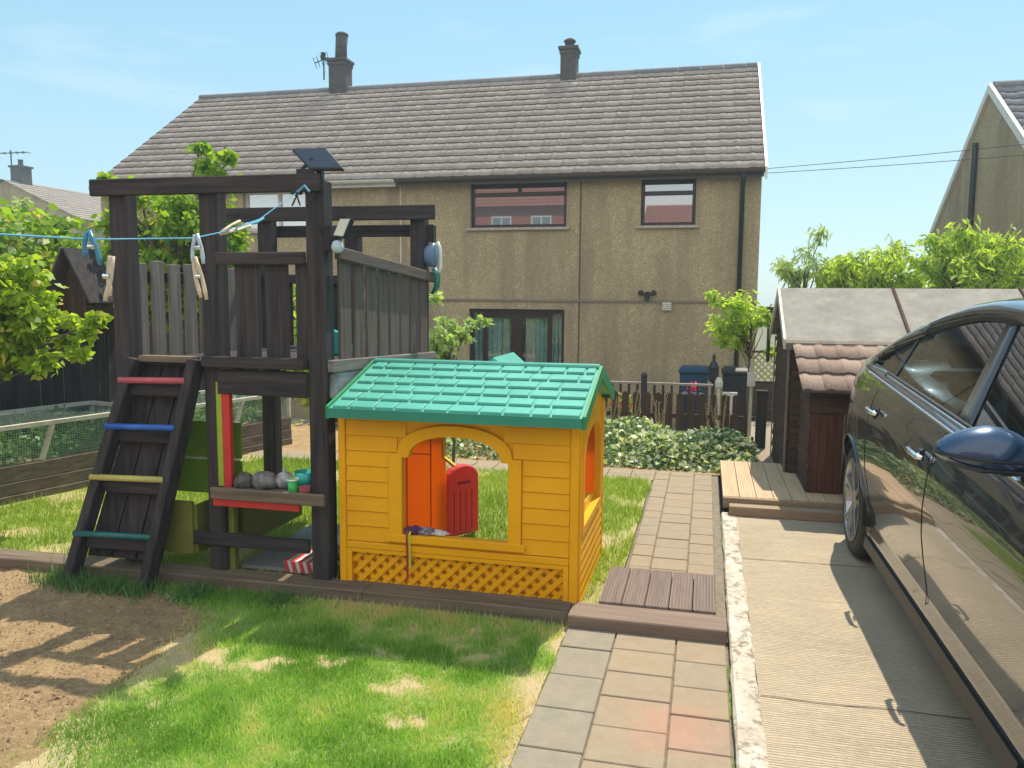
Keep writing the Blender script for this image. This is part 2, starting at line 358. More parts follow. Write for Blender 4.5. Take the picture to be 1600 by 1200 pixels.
# ------------------------------------------------------------ ground
def ground():
    xs=[-300,-60,-30]+list(np.arange(-14,14.1,1.))+[30,60,300]; ys=[-300,-60,-30]+list(np.arange(-12,8.1,1.))+[8.7,8.85,9.5,10.3,10.45]+list(np.arange(11,30,1.))+[60,300]
    V=[];F=[]
    for y in ys:
        for x in xs:
            z=-.03 if y<8.75 else (-.95)
            if x>.5 and y<10.35: z=-.03
            V.append((x,y,z))
    n=len(xs)
    for j in range(len(ys)-1):
        for i in range(n-1): F.append((j*n+i,j*n+i+1,(j+1)*n+i+1,(j+1)*n+i))
    tag(npmesh('ground',V,F,np.zeros(len(V)),M['land']),kind='structure')
ground()
def nz(x,y,s,o=0): return noise.noise(Vector((x*s+o,y*s+o*1.7,.3)))
def dirt_edge(y):  # x of the dirt/lawn border at depth y
    pts=[(-1,-1.9),(1.6,-2.05),(2.0,-2.1),(2.6,-2.17),(3.0,-2.22),(3.2,-2.3),(3.44,-2.72),(4,-2.8)]
    for (a,b),(c,d) in zip(pts,pts[1:]):
        if y<=c: return b+(d-b)*(y-a)/(c-a)
    return -2.8
def bare(x,y):
    a=.8*nz(x,y,2.6,3)+.75*nz(x,y,6.5,9)+.5*nz(x,y,15,2)
    v=(a-.15)*1.9
    e=x-dirt_edge(y); v=max(v,1.0-(e+.22*nz(x,y,3,5))/.35)     # thin towards the soil
    e2=-.58-x; v=max(v,1.05-(e2+.10*nz(x,y,5,7))/.13)            # worn strip along the path
    return min(1,max(0,v))
def front():
    st=.025; xs=np.arange(-7.2,-.555,st); ys=np.arange(-1.,3.54,st)
    idx={};Vl=[];Tl=[];Fl=[];Vd=[];Td=[];Fd=[];il={};idd={}
    H=np.zeros((len(ys),len(xs)));B=np.zeros_like(H);D=np.zeros(H.shape,bool)
    for j,y in enumerate(ys):
        de=dirt_edge(y)
        for i,x in enumerate(xs):
            e=x-de+.12*nz(x,y,4,1)+.06*nz(x,y,14,4)
            D[j,i]=e<0
            H[j,i]=.012*nz(x,y,5)+(.012*nz(x,y,22,8)+.012*abs(nz(x,y,9,3)) if e<0 else 0.004*nz(x,y,30))-.004
            B[j,i]=0 if e<0 else bare(x,y)
    def em(j,i,tab,V,T):
        k=(j,i)
        if k not in tab: tab[k]=len(V);V.append((xs[i],ys[j],H[j,i]));T.append(B[j,i])
        return tab[k]
    for j in range(len(ys)-1):
        for i in range(len(xs)-1):
            tab,V,T,F=(idd,Vd,Td,Fd) if D[j,i] else (il,Vl,Tl,Fl)
            F.append((em(j,i,tab,V,T),em(j,i+1,tab,V,T),em(j+1,i+1,tab,V,T),em(j+1,i,tab,V,T)))
    tag(npmesh('lawn',Vl,Fl,Tl,M['lawn'],smooth=True),kind='structure')
    tag(npmesh('soil_patch',Vd,Fd,Td,M['soil'],smooth=True),kind='structure')
front()
def blades(name,P,h,wd,mt,lab,cat,tlo=0,thi=1,lean=.5,tints=None):
    P=np.asarray(P);n=len(P); a=rng.uniform(0,2*pi,n); hh=h*rng.uniform(.45,1.25,n)*np.where(rng.random(n)<.05,1.9,1.); ww=wd*rng.uniform(.7,1.3,n)
    la=rng.uniform(0,2*pi,n); ll=hh*np.abs(rng.normal(0,lean,n))
    dx=np.cos(a)*ww/2;dy=np.sin(a)*ww/2
    A=P+np.stack([dx,dy,0*dx],1);B=P-np.stack([dx,dy,0*dx],1)
    C=P+np.stack([np.cos(la)*ll,np.sin(la)*ll,hh],1)
    V=np.stack([A,B,C],1).reshape(-1,3);F=np.arange(3*n).reshape(-1,3)
    t=tints if tints is not None else rng.uniform(tlo,thi,n)
    o=npmesh(name,V,F,np.repeat(t,3),mt); return tag(o,lab,cat,kind='stuff')
def lawn_grass():
    P=[];T=[]
    n=0
    while n<160000:
        x=random.uniform(-3.2,-.56);y=3.50-random.random()**1.15*2.15
        if x<-1.2-.42*y+ -.2: continue
        b=bare(x,y); e=x-dirt_edge(y)
        if e<-.05: continue
        if random.random()<b*.93: n+=.3;continue
        P.append((x,y,-.006)); n+=1
        T.append(min(1,max(0,random.gauss(.42+1.1*nz(x,y,1.7,6)+.5*nz(x,y,7,2)+.35*b,.22)+(.5 if random.random()<.05 else 0))))
    blades('grass',P,.026,.0042,M['grass'],'short green lawn grass in front of the long sleeper','grass',tints=np.array(T))
    P=[];T=[];
    for k in range(85000):
        x=random.uniform(-5.0,-.36);y=3.6+3.1*random.random()
        if x<-4.70+.27*(y-4.5): continue
        if -1.72<x<-.54 and 3.56<y<4.38 and random.random()<.5: continue
        if y>6.52: continue
        if x>-.40-.02*math.sin(y*9): continue
        if nz(x,y,2.5,3)>.33 and random.random()<.7: continue
        P.append((x,y,.018));T.append(min(1,max(0,random.gauss(.5+.8*nz(x,y,1.1,2),.22))))
    blades('grass',P,.045,.006,M['grassb'],'sunlit yellow green lawn grass behind the climbing tower and playhouse','grass',tints=np.array(T))
lawn_grass()
# upper lawn sheet
def sheet(name,poly,z,mt,sub=None):
    b=MB(); b.add([(x,y,z) for x,y in poly],[tuple(range(len(poly)))]); return tag(b.build(name,mt,fix=False),kind='structure')
V=[];F=[];T=[];xs=np.arange(-5.6,-.36,.08);ys=np.arange(3.60,6.64,.08)
for y in ys:
    for x in xs: V.append((x,y,.02+.008*nz(x,y,3)));T.append(max(0,min(1,(nz(x,y,2.5,3)-.2)*3)))
n=len(xs);F=[(j*n+i,j*n+i+1,(j+1)*n+i+1,(j+1)*n+i) for j in range(len(ys)-1) for i in range(n-1)]
tag(npmesh('upper_lawn',V,F,T,M['lawnb'],smooth=True),kind='structure')
sheet('bed_soil',[(-4.6,6.9),(.5,6.9),(.5,8.6),(-4.6,8.6)],.012,M['soil'])
sheet('far_lawn',[(-6.4,6.5),(-3.6,6.5),(-3.6,8.7),(-6.4,8.7)],.008,M['lawnb'])
sheet('patio',[(-12,8.9),(1.6,8.9),(1.6,13.98),(-12,13.98)],-.94,M['patio'])
sheet('side_path',[(.5,7.1),(.64,7.1),(.95,10.3),(.5,10.3)],0.0,M['pave'])
b=MB();b.box(-6.4,.5,8.62,8.84,-.95,.01);b.box(.50,.56,8.64,10.3,-.95,-.005);tag(b.build('retaining_wall',M['sill']),'low concrete retaining edge where the garden drops to the patio','wall')
# drive, kerb, joint
sheet('driveway',[(.235,-3),(4.2,-3),(4.2,7),(.235,7)],.03,M['drive'])
b=MB()
ysk=np.arange(-3,5.62,.05)
pr=[(.14,-.05),(.138,.026),(.146,.038),(.226,.036),(.236,.03),(.236,-.05)]
vs=[];fs=[]
for j,y in enumerate(ysk):
    for k,(x,z) in enumerate(pr):
        jt=.006*nz(y*3,k,2.2)+.004*nz(y,k*3,9)
        vs.append((x+jt,y,z+(jt if 0<k<4 else 0)))
for j in range(len(ysk)-1):
    for k in range(5): fs.append((j*6+k,(j+1)*6+k,(j+1)*6+k+1,j*6+k+1))
b.add(vs,fs);tag(b.build('kerb',M['kerb']),kind='structure')
def slabs(name,cells,z):
    b=MB();g=.0035
    for x0,x1,y0,y1,t in cells:
        b.ct=t;j=random.uniform(-.002,.002);b.box(x0+g,x1-g,y0+g,y1-g,z-.05,z+j)
    return tag(b.build(name,M['pave'],bevel=.003),kind='structure')
cells=[]
for (x0,x1),h,off,tt in (((-.575,-.350),.27,.12,(.85,1.)),((-.350,-.085),.215,.09,(.0,.35)),((-.085,.128),.225,.14,(.1,.55))):
    y=3.482;first=True
    while y>-.6:
        hh=h*random.uniform(.95,1.05) if not first else off+.08
        cells.append((x0,x1,y-hh,y,random.uniform(*tt)));y-=hh;first=False
slabs('lower_path',cells,.004)
cells=[]
for (x0,x1),h in (((-.385,-.262),.2),((-.262,-.062),.2),((-.062,.085),.2)):
    y=4.09+random.uniform(0,.1)
    while y<6.9:
        hh=h*random.uniform(.9,1.1);cells.append((x0,x1,y,min(y+hh,6.93),random.uniform(0,.35)));y+=hh
for r in range(2):
    x=-.385-.0
    while x>-4.0: wd=.2;cells.append((x-wd,x,6.56+.185*r,6.745+.185*r,random.uniform(0,.35)));x-=wd
slabs('upper_path',cells,.016)
sheet('path_joints',[(-.60,-1),(.139,-1),(.139,3.5),(-.60,3.5)],-.010,M['mortar'])
sheet('path_joints',[(-.40,3.5),(.139,3.5),(.139,6.95),(-.40,6.95)],.004,M['mortar'])
sheet('path_joints',[(-4,6.55),(-.40,6.55),(-.40,6.95),(-4,6.95)],.004,M['mortar'])
# small stones and clods on the soil
P=[]
b=MB()
for k in range(4200):
    x=random.uniform(-3.9,-2.0);y=random.uniform(1.7,3.42)
    if x>dirt_edge(y)-.02: continue
    s=random.uniform(.002,.007)*(1.9 if random.random()<.04 else 1);c=Vector((x,y,s*.3+.004));b.ct=random.random()
    vs=[c+Vector((random.uniform(.6,1.2)*s*a,random.uniform(.6,1.2)*s*e,random.uniform(.6,1)*s*f)) for a,e,f in ((1,0,0),(0,1,0),(-1,0,0),(0,-1,0),(0,0,1))]
    b.add(vs,[(0,1,4),(1,2,4),(2,3,4),(3,0,4)])
tag(b.build('soil_clods',mat('clod',(.30,.20,.13),(.20,.13,.08),scale=30,rough=.95)),'crumbs of dry brown soil scattered over the bare patch','soil',kind='stuff')

# ------------------------------------------------------------ edging sleepers and deck steps
def zline(n,x0,x1,f): return [(x0+(x1-x0)*i/n,f(x0+(x1-x0)*i/n)) for i in range(n+1)]
b=MB()
pts=[(-5.6,3.47),(-3.8,3.48),(-2.7,3.51),(-1.6,3.52),(-.58,3.52)]
for (x0,y0),(x1,y1) in zip(pts,pts[1:]): b.hexa([(x0,y0,-.05),(x1,y1,-.05),(x1,y1+.14,-.05),(x0,y0+.14,-.05)],[(x0,y0,.060),(x1,y1,.060),(x1,y1+.14,.062),(x0,y0+.14,.062)])
tag(b.build('timber_sleeper',W['slx'],loc=(-3,3.5,0),bevel=.005),'long weathered timber sleeper edging in front of the tower and playhouse','sleeper','timber sleepers edging the upper lawn')
b=MB();b.box(-.576,.132,3.485,3.660,-.02,.061)
tag(b.build('timber_sleeper',boardmat('brown_sleeper',(.15,.105,.08),(.24,.175,.135),'x'),loc=(-.2,3.5,0),bevel=.005),'short brown timber sleeper along the front of the small decking step','sleeper','timber sleepers edging the upper lawn')
def grooved(b,x0,x1,y0,y1,z,th,n=7):   # board running along y with grooves on top
    w=(x1-x0)/n;pr=[(x0,z-th)]
    for i in range(n):
        a=x0+i*w; pr+=[(a+w*.12,z),(a+w*.62,z),(a+w*.72,z-.004),(a+w*.95,z-.004)]
    pr[1]=(x0,z); pr[-1]=(x1,z-.001); pr+=[(x1,z-th)]
    b.prism(pr,lambda u,v,d:(u,d,v),y0,y1)
root=empty('decking_step',(-.17,3.8,0),'small brown grooved decking step between the sleeper and upper path','step')
for i in range(5):
    b=MB();x=-.446+i*.109;grooved(b,x-.01,x+.094,3.664,4.18,.072,.025);b.build('deck_board',M['deck'],root)
b=MB();b.box(-.44,.08,3.67,3.71,.0,.046);b.box(-.44,.08,4.12,4.16,.0,.046);b.box(-.44,-.40,3.712,4.118,0,.046);b.box(.04,.08,3.712,4.118,0,.046);b.build('joist_frame',W['dkx'],root)
root=empty('decking_platform',(.7,6.2,0),'sun bleached timber decking platform in front of the dark shed','deck')
for i in range(13):
    b=MB();x=.150+i*.115;grooved(b,x,x+.110,5.70,6.98,.13,.028,6);b.build('deck_board',M['deck2'],root)
b=MB();b.box(.15,1.65,5.655,5.695,.055,.128);b.box(.19,1.65,5.55,5.652,.031,.095);b.build('front_edge',wood('bleached_edge',(.36,.27,.18),(.26,.19,.125),'x'),root,bevel=.003)
b=MB();b.box(.155,1.6,5.72,5.76,.0,.10);b.box(.155,.2,5.77,6.9,0,.10);b.box(1.56,1.6,5.77,6.9,0,.10);b.build('joist_frame',W['dkx'],root)

# ------------------------------------------------------------ houses
M['shadeedge']=mat('shaded_tile_edge',(.07,.055,.045),(.12,.095,.075),scale=20,rough=1)  # dark tile front edges, the shadow line of each course painted in
def wallgrid(b,x0,x1,z0,z1,ops,y,th,sgn=1):
    xs=sorted({x0,x1}|{o[0] for o in ops}|{o[1] for o in ops});zs=sorted({z0,z1}|{o[2] for o in ops}|{o[3] for o in ops})
    def hole(i,k):
        cx=(xs[i]+xs[i+1])/2;cz=(zs[k]+zs[k+1])/2
        return any(o[0]<cx<o[1] and o[2]<cz<o[3] for o in ops)
    for i in range(len(xs)-1):
        for k in range(len(zs)-1):
            if hole(i,k): continue
            a,c,d,e=xs[i],xs[i+1],zs[k],zs[k+1]
            b.add([(a,y,d),(c,y,d),(c,y,e),(a,y,e)],[(0,1,2,3)])
    for a,c,d,e in ops:
        b.add([(a,y,d),(c,y,d),(c,y,e),(a,y,e),(a,y+th,d),(c,y+th,d),(c,y+th,e),(a,y+th,e)],[(0,4,5,1),(1,5,6,2),(2,6,7,3),(3,7,4,0)])
def tileroof(name,x0,x1,y0,z0,y1,z1,nc,tw,mt,parent,step=.022,amp=.018,sub=6):
    # slope from eave (y0,z0) up to ridge (y1,z1)
    dy,dz=y1-y0,z1-z0;L=math.hypot(dy,dz);ty,tz=dy/L,dz/L;ny,nzz=-tz,ty
    if dy<0: ny,nzz=tz,-ty
    n=int((x1-x0)/tw);V=[];F=[];T=[];tw=(x1-x0)/n
    for c in range(nc):
        s0=L*c/nc-.03;s1=L*(c+1)/nc+.01; off=0
        for i in range(n):
            t=random.random();jz=random.uniform(-.004,.004)
            for k in range(sub):
                ua=x0+(i+k/sub)*tw;ub=x0+(i+(k+1)/sub)*tw
                def hh(q): return amp*(max(0,math.sin(2*pi*(q)*1.))**.7 if math.sin(2*pi*q)>0 else 0)
                ha,hb=hh(k/sub),hh((k+1)/sub)
                base=len(V)
                for (u,h) in ((ua,ha),(ub,hb)):
                    for (s,e) in ((s0,-.004),(s0,step+h+jz),(s1,h+.002)):
                        V.append((u,y0+ty*s+ny*e,z0+tz*s+nzz*e));T.append(t)
                F+=[(base,base+3,base+4,base+1),(base+1,base+4,base+5,base+2)]
    o=npmesh(name,V,F,T,[mt,M['shadeedge']],parent);o.data.polygons.foreach_set('material_index',[1,0]*(len(F)//2));return o
def window(parent,x0,x1,z0,z1,y,fr=.055,trans=None,mull=(),mt=None,fm=None,sill=True,curt=True):
    b=MB();fm=fm or M['frame'];yy=y+.09
    b.box(x0,x0+fr,yy,yy+.07,z0,z1);b.box(x1-fr,x1,yy,yy+.07,z0,z1);b.box(x0+fr,x1-fr,yy+.001,yy+.07,z0,z0+fr);b.box(x0+fr,x1-fr,yy+.001,yy+.07,z1-fr,z1)
    if trans: b.box(x0+fr,x1-fr,yy+.002,yy+.068,trans-.035,trans+.035)
    for mx in mull: b.box(mx[0]-.035,mx[0]+.035,yy+.003,yy+.067,mx[1],mx[2])
    f=b.build('window',fm,parent,bevel=.006)
    b=MB();b.box(x0+fr,x1-fr,yy+.035,yy+.04,z0+fr,z1-fr);b.build('pane',mt or M['pane'],f)
    if sill: b=MB();b.box(x0-.06,x1+.06,y-.06,y+.088,z0-.05,z0-.002);b.build('sill',M['sill'],f,bevel=.005)
    return f
def house_main():
    hx0,hx1=-11.95,.80;Y=14.;z0=-.95;ze=3.72;yr=17.5;zr=6.20;yb=21.
    h=empty('semi_detached_house',(-5.5,17.5,z0),'long two storey pebbledash house with tiled roof behind the garden','house')
    b=MB()
    ops=[(-4.19,-2.44,2.74,3.60),(-1.16,-.245,2.74,3.59),(-4.21,-2.45,-.93,1.30),(-8.75,-7.3,2.74,3.50)]
    wallgrid(b,hx0,hx1,z0,ze,ops,Y,.16)
    b.add([(hx1,Y,z0),(hx1,yb,z0),(hx1,yb,ze),(hx1,yr,zr-.08),(hx1,Y,ze)],[(0,1,2,3,4)])
    b.add([(hx0,Y,z0),(hx0,yb,z0),(hx0,yb,ze),(hx0,yr,zr-.08),(hx0,Y,ze)],[(4,3,2,1,0)])
    b.add([(hx0,yb,z0),(hx1,yb,z0),(hx1,yb,ze),(hx0,yb,ze)],[(3,2,1,0)])
    wl=b.build('wall',M['wall'],h,fix=False)
    b=MB();b.box(hx0+.01,hx1-.005,Y-.022,Y-.001,1.435,1.475);b.build('string_course',mat('course_render',(.24,.19,.13),(.19,.155,.11),scale=6,rough=.95),wl)
    for x,c in ((-2.19,'gut'),):
        b=MB();b.box(x-.012,x+.012,Y-.006,Y-.0005,z0+.5,3.6);b.build('expansion_joint',mat('joint_sealant',(.10,.08,.06),rough=.9),wl)
    b=MB();b.box(-5.53,-5.505,Y-.008,Y-.0005,z0,3.62);b.build('expansion_joint',M['trimw'],wl)
    # dim rooms behind the glass doors
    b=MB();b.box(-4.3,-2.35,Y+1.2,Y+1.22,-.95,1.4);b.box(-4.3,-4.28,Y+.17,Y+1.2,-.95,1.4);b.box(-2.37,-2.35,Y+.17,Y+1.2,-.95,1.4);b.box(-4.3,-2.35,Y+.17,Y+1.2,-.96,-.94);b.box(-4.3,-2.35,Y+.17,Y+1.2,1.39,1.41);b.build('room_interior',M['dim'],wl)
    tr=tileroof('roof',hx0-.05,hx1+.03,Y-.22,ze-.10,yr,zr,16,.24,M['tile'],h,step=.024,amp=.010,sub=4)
    b=MB();b.add([(hx0,yr,zr-.01),(hx1,yr,zr-.01),(hx1,yb+.2,ze-.1),(hx0,yb+.2,ze-.1)],[(0,1,2,3)]);b.build('rear_slope',M['tile'],tr,fix=False)
    b=MB();b.add([(hx0+.02,Y-.20,ze-.16),(hx1-.02,Y-.20,ze-.16),(hx1-.02,Y,ze-.14),(hx0+.02,Y,ze-.14)],[(0,1,2,3)]);b.build('soffit',M['trimw'],tr)
    b=MB()
    x=hx0-.04
    while x<hx1:
        b.ct=random.random();b.tube([(x,yr,zr+.0),(min(x+.44,hx1+.02),yr,zr+.0)],[.085,.08],10);x+=.45
    b.build('ridge_tiles',M['slate'],tr)
    b=MB();
    for (ya,za,yb_,zb) in ((Y-.26,ze-.14,yr,zr+.02),(yb+.25,ze-.14,yr,zr+.02)):
        b.hexa([(hx1+.035,ya,za-.15),(hx1+.07,ya,za-.15),(hx1+.07,yb_,zb-.15),(hx1+.035,yb_,zb-.15)],[(hx1+.035,ya,za+.055),(hx1+.07,ya,za+.055),(hx1+.07,yb_,zb+.05),(hx1+.035,yb_,zb+.05)])
    b.build('bargeboard',flat('white_bargeboard',(.78,.78,.76),.4),tr)
    def gutter(xa,xb,mt):
        b=MB();pr=[(math.cos(a)*.06,math.sin(a)*.06) for a in np.linspace(pi,2*pi,8)]+[(.05,.0),(.045,-.03),(0,-.052),(-.045,-.03),(-.052,0)]
        b.prism(pr,lambda u,v,d:(d,Y-.27+u,ze-.125+v),xa,xb)
        b.box(xa,xb,Y-.205,Y-.185,ze-.24,ze-.08);b.build('gutter',mt,tr)
    gutter(-5.52,hx1+.02,M['gut']);gutter(hx0,-5.54,M['gutw'])
    b=MB();b.tube([(.50,Y-.26,ze-.17),(.50,Y-.22,ze-.28),(.50,Y-.05,ze-.42),(.50,Y-.05,-.93)],.038,10);b.build('downpipe',M['black'],h,smooth=True)
    b=MB();b.tube([(.70,Y-.03,3.5),(.70,Y-.03,3.35)],.02,8)
    # windows
    for (a,c,d,e,tz,ml) in ((-4.19,-2.44,2.74,3.60,3.33,[(-3.3,3.36,3.56)]),(-1.16,-.245,2.74,3.59,3.29,[])):
        f=window(h,a,c,d,e,Y,.06,tz,ml)
    f=window(h,-8.75,-7.3,2.74,3.50,Y,.06,None,[(-8.02,2.80,3.45)],fm=M['gutw'],mt=glassmat('pale_window_glass',refl=.45,dark=(.30,.42,.45)))
    # french doors
    b=MB();x0,x1,zb,zt=-4.21,-2.45,-.93,1.30;yy=Y+.08
    for a,c in ((x0,x0+.06),(x1-.06,x1)): b.box(a,c,yy,yy+.07,zb,zt)
    b.box(x0+.06,x1-.06,yy+.001,yy+.07,zt-.07,zt)
    for mx in (-3.93,-2.73): b.box(mx-.04,mx+.04,yy+.002,yy+.069,zb,zt-.07)
    b.box(-3.42,-3.24,yy-.004,yy+.066,zb,zt-.07)
    for a,c in ((-3.89,-3.42),(-3.24,-2.77)):
        b.box(a,c,yy+.003,yy+.068,zt-.16,zt-.071);b.box(a,c,yy+.003,yy+.068,zb,zb+.22)
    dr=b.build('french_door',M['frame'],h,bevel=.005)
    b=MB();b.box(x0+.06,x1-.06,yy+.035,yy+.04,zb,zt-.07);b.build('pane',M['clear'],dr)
    b=MB();
    for xx in (-3.45,-3.21): b.box(xx-.012,xx+.012,yy-.05,yy-.03,.02,.05);b.box(xx-.05 if xx<-3.3 else xx-.012,xx+.012 if xx<-3.3 else xx+.05,yy-.06,yy-.045,.03,.05)
    b.build('door_handle',M['chrome'],dr)
    b=MB();x=-4.14
    while x<-2.55:
        wdt=.085
        if abs(x+3.33)>.12:
            a=random.uniform(.2,.9);c=math.cos(a)*wdt/2;s=math.sin(a)*wdt/2
            b.hexa([(x-c,yy+.2-s,zb+.05),(x+c,yy+.2+s,zb+.05),(x+c,yy+.203+s,zb+.05),(x-c,yy+.203-s,zb+.05)],[(x-c,yy+.2-s,zt),(x+c,yy+.2+s,zt),(x+c,yy+.203+s,zt),(x-c,yy+.203-s,zt)])
        x+=.088
    b.build('vertical_blind',M['blindt'],dr)
    b=MB()
    for a,c in ((-3.62,-3.5),(-3.19,-3.02)):
        n=8
        for i in range(n):
            xa=a+(c-a)*i/n;xb=a+(c-a)*(i+1)/n;ya=yy+.14+.015*(i%2);yb2=yy+.14+.015*((i+1)%2)
            b.hexa([(xa,ya,zb+.3),(xb,yb2,zb+.3),(xb,yb2+.004,zb+.3),(xa,ya+.004,zb+.3)],[(xa,ya,zt),(xb,yb2,zt),(xb,yb2+.004,zt),(xa,ya+.004,zt)])
    b.build('curtain',mat('cream_drape',(.9,.86,.72),rough=.8),dr)
    # chimneys
    for (xc,w2,zt,kind) in ((-8.34,.20,6.80,0),(-3.03,.165,6.72,1)):
        b=MB();b.box(xc-w2,xc+w2,yr-.2,yr+.2,zr-.35,zt);c=b.build('chimney',M['brick'],tr,bevel=.01)
        b=MB();b.box(xc-w2-.045,xc+w2+.045,yr-.245,yr+.245,zt+.001,zt+.07);b.box(xc-w2-.02,xc+w2+.02,yr-.22,yr+.22,zt-.09,zt-.001);b.build('chimney_cap',M['brick'],c,bevel=.01)
        b=MB()
        if kind==0:
            b.tube([(xc+.02,yr,zt+.07),(xc+.03,yr,zt+.35),(xc+.05,yr,zt+.60)],[.135,.13,.14],12);b.lathe((xc+.05,yr,zt+.60),[(.15,0),(.15,.03),(.10,.07),(.02,.09)],12)
        else:
            b.lathe((xc,yr,zt+.07),[(.11,0),(.10,.12),(.13,.13),(.13,.16),(.07,.2),(.02,.21)],14)
            b.lathe((xc-.13,yr,zt+.07),[(.05,0),(.045,.04),(.06,.05)],10);b.lathe((xc+.14,yr,zt+.07),[(.05,0),(.045,.04),(.06,.05)],10)
        b.build('chimney_pot',M['brick'],c,smooth=True)
        b=MB();b.add([(xc-w2-.06,yr-.32,zr-.21),(xc+w2+.06,yr-.32,zr-.21),(xc+w2+.06,yr-.20,zr-.125),(xc-w2-.06,yr-.20,zr-.125)],[(0,1,2,3)])
        b.build('flashing',flat('lead_flashing',(.45,.43,.4),.6),c)
        if kind==0:
            b=MB();b.tube([(xc-.31,yr-.2,zt-.4),(xc-.31,yr-.2,zt+.2)],.018,6);b.tube([(xc-.48,yr-.3,zt-.05),(xc-.25,yr-.1,zt+.12)],.012,6)
            for i in range(5): q=i/4;p=Vector((xc-.48+.23*q,yr-.3+.2*q,zt-.05+.17*q));b.tube([p+Vector((-.02,.12,-.08)),p+Vector((.02,-.12,.08))],.008,5)
            b.box(xc-.36,xc-.28,yr-.24,yr-.16,zt+.05,zt+.2)
            b.build('aerial',M['metal'],c)
    # lamp and vent on the wall
    b=MB();b.box(-1.05,-.97,Y-.05,Y-.001,1.50,1.62);b.lathe((-1.12,Y-.10,1.60),[(.035,-.05),(.045,0),(.05,.06)],10,'y');b.lathe((-.9,Y-.10,1.60),[(.035,-.05),(.045,0),(.05,.06)],10,'y');b.box(-1.10,-.92,Y-.06,Y-.04,1.56,1.58);b.lathe((-1.01,Y-.07,1.50),[(.03,-.03),(.04,0),(.03,.03)],10,'z')
    b.build('security_light',M['black'],h)
    b=MB();b.box(-.75,-.60,Y-.05,Y-.001,1.30,1.44)
    for i in range(4): b.box(-.745,-.605,Y-.062,Y-.051,1.31+i*.032,1.325+i*.032)
    b.build('vent_cover',M['cream'],h,bevel=.004)
    return h
house_main()
def neighbour():
    X=5.;ya,yr,yb=13.52,17.02,20.5;ze,zr,z0=3.03,5.40,-1.4;X1=17
    h=empty('gable_house',(X,yr,z0),'pebbledash house at the right edge showing its gable end','house')
    b=MB();b.add([(X,ya,z0),(X,yb,z0),(X,yb,ze),(X,yr,zr),(X,ya,ze)],[(4,3,2,1,0)]);b.add([(X1,ya,z0),(X1,yb,z0),(X1,yb,ze),(X1,yr,zr),(X1,ya,ze)],[(0,1,2,3,4)])
    wallgrid(b,X,X1,z0,ze,[],ya,.1);b.add([(X,yb,z0),(X1,yb,z0),(X1,yb,ze),(X,yb,ze)],[(0,1,2,3)]);b.build('wall',M['wall'],h,fix=False)
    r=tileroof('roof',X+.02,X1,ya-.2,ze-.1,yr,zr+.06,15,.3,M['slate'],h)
    b=MB();b.add([(X,yr,zr+.06),(X1,yr,zr+.06),(X1,yb+.2,ze-.1),(X,yb+.2,ze-.1)],[(0,1,2,3)]);b.build('rear_slope',M['slate'],r,fix=False)
    b=MB();b.tube([(X+.02,yr,zr+.07),(X1,yr,zr+.07)],.09,10);b.build('ridge_tiles',M['slate'],r)
    b=MB()
    for y0_,z_ in ((ya-.22,ze-.12),(yb+.2,ze-.12)):
        b.hexa([(X-.06,y0_,z_-.1),(X-.0,y0_,z_-.1),(X-.0,yr,zr-.05),(X-.06,yr,zr-.05)],[(X-.06,y0_,z_+.08),(X-.0,y0_,z_+.08),(X-.0,yr,zr+.12),(X-.06,yr,zr+.12)])
    b.build('bargeboard',flat('white_verge',(.7,.68,.62),.5),r)
    b=MB();b.tube([(X-.05,17.6,4.55),(X-.05,17.6,-1.2)],.055,8);b.build('downpipe',M['black'],h)
neighbour()
def simple_house(name,label,x0,x1,y0,y1,z0,ze,zr,wallm,roofm,ch,front=-1,wins=()):
    h=empty(name,((x0+x1)/2,(y0+y1)/2,z0),label,'house');ym=(y0+y1)/2
    b=MB();b.box(x0,x1,y0,y1,z0,ze)
    b.add([(x0,y0,ze),(x0,ym,zr-.05),(x0,y1,ze)],[(0,1,2)]);b.add([(x1,y0,ze),(x1,ym,zr-.05),(x1,y1,ze)],[(2,1,0)]);b.build('wall',wallm,h,fix=False)
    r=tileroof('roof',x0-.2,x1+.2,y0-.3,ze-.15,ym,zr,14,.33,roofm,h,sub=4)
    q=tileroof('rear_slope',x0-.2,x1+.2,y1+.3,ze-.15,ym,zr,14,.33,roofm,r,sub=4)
    for xc in ch:
        b=MB();b.box(xc-.35,xc+.35,ym-.35,ym+.35,zr-.5,zr+.75);c=b.build('chimney',M['brick'],r)
        b=MB();b.box(xc-.42,xc+.42,ym-.42,ym+.42,zr+.752,zr+.85);b.lathe((xc,ym,zr+.85),[(.14,0),(.12,.3),(.15,.34)],10);b.build('chimney_cap',M['brick'],c)
    for (a,c_,d,e) in wins:
        yy=y1 if front>0 else y0;s=front
        b=MB()
        for p in ((a,a+.08,d,e),(c_-.08,c_,d,e),(a+.08,c_-.08,d,d+.08),(a+.08,c_-.08,e-.08,e),((a+c_)/2-.04,(a+c_)/2+.04,d+.08,e-.08)): b.box(p[0],p[1],yy+.001*s,yy+.06*s,p[2],p[3])
        f=b.build('window',M['white'],h);b=MB();b.box(a+.08,c_-.08,yy+.002*s,yy+.03*s,d+.08,e-.08);b.build('pane',M['pane'],f)
    return h
fh=simple_house('far_house','distant pale house with a chimney and aerial at the left edge',-40.7,-31.7,35.5,44.5,-3,5.5,7.5,M['wall'],M['tile'],(-39.6,))
b=MB();b.tube([(-39.7,40.5,7.3),(-39.7,40.5,9.2)],.035,6);b.tube([(-39.7,39.4,9.05),(-39.7,41.7,9.05)],.025,6)
for i in range(6): b.tube([(-40.0,39.5+i*.4,9.05),(-39.4,39.5+i*.4,9.05)],.018,5)
b.build('aerial',M['metal'],fh);fh.rotation_euler=(0,0,pi/2)
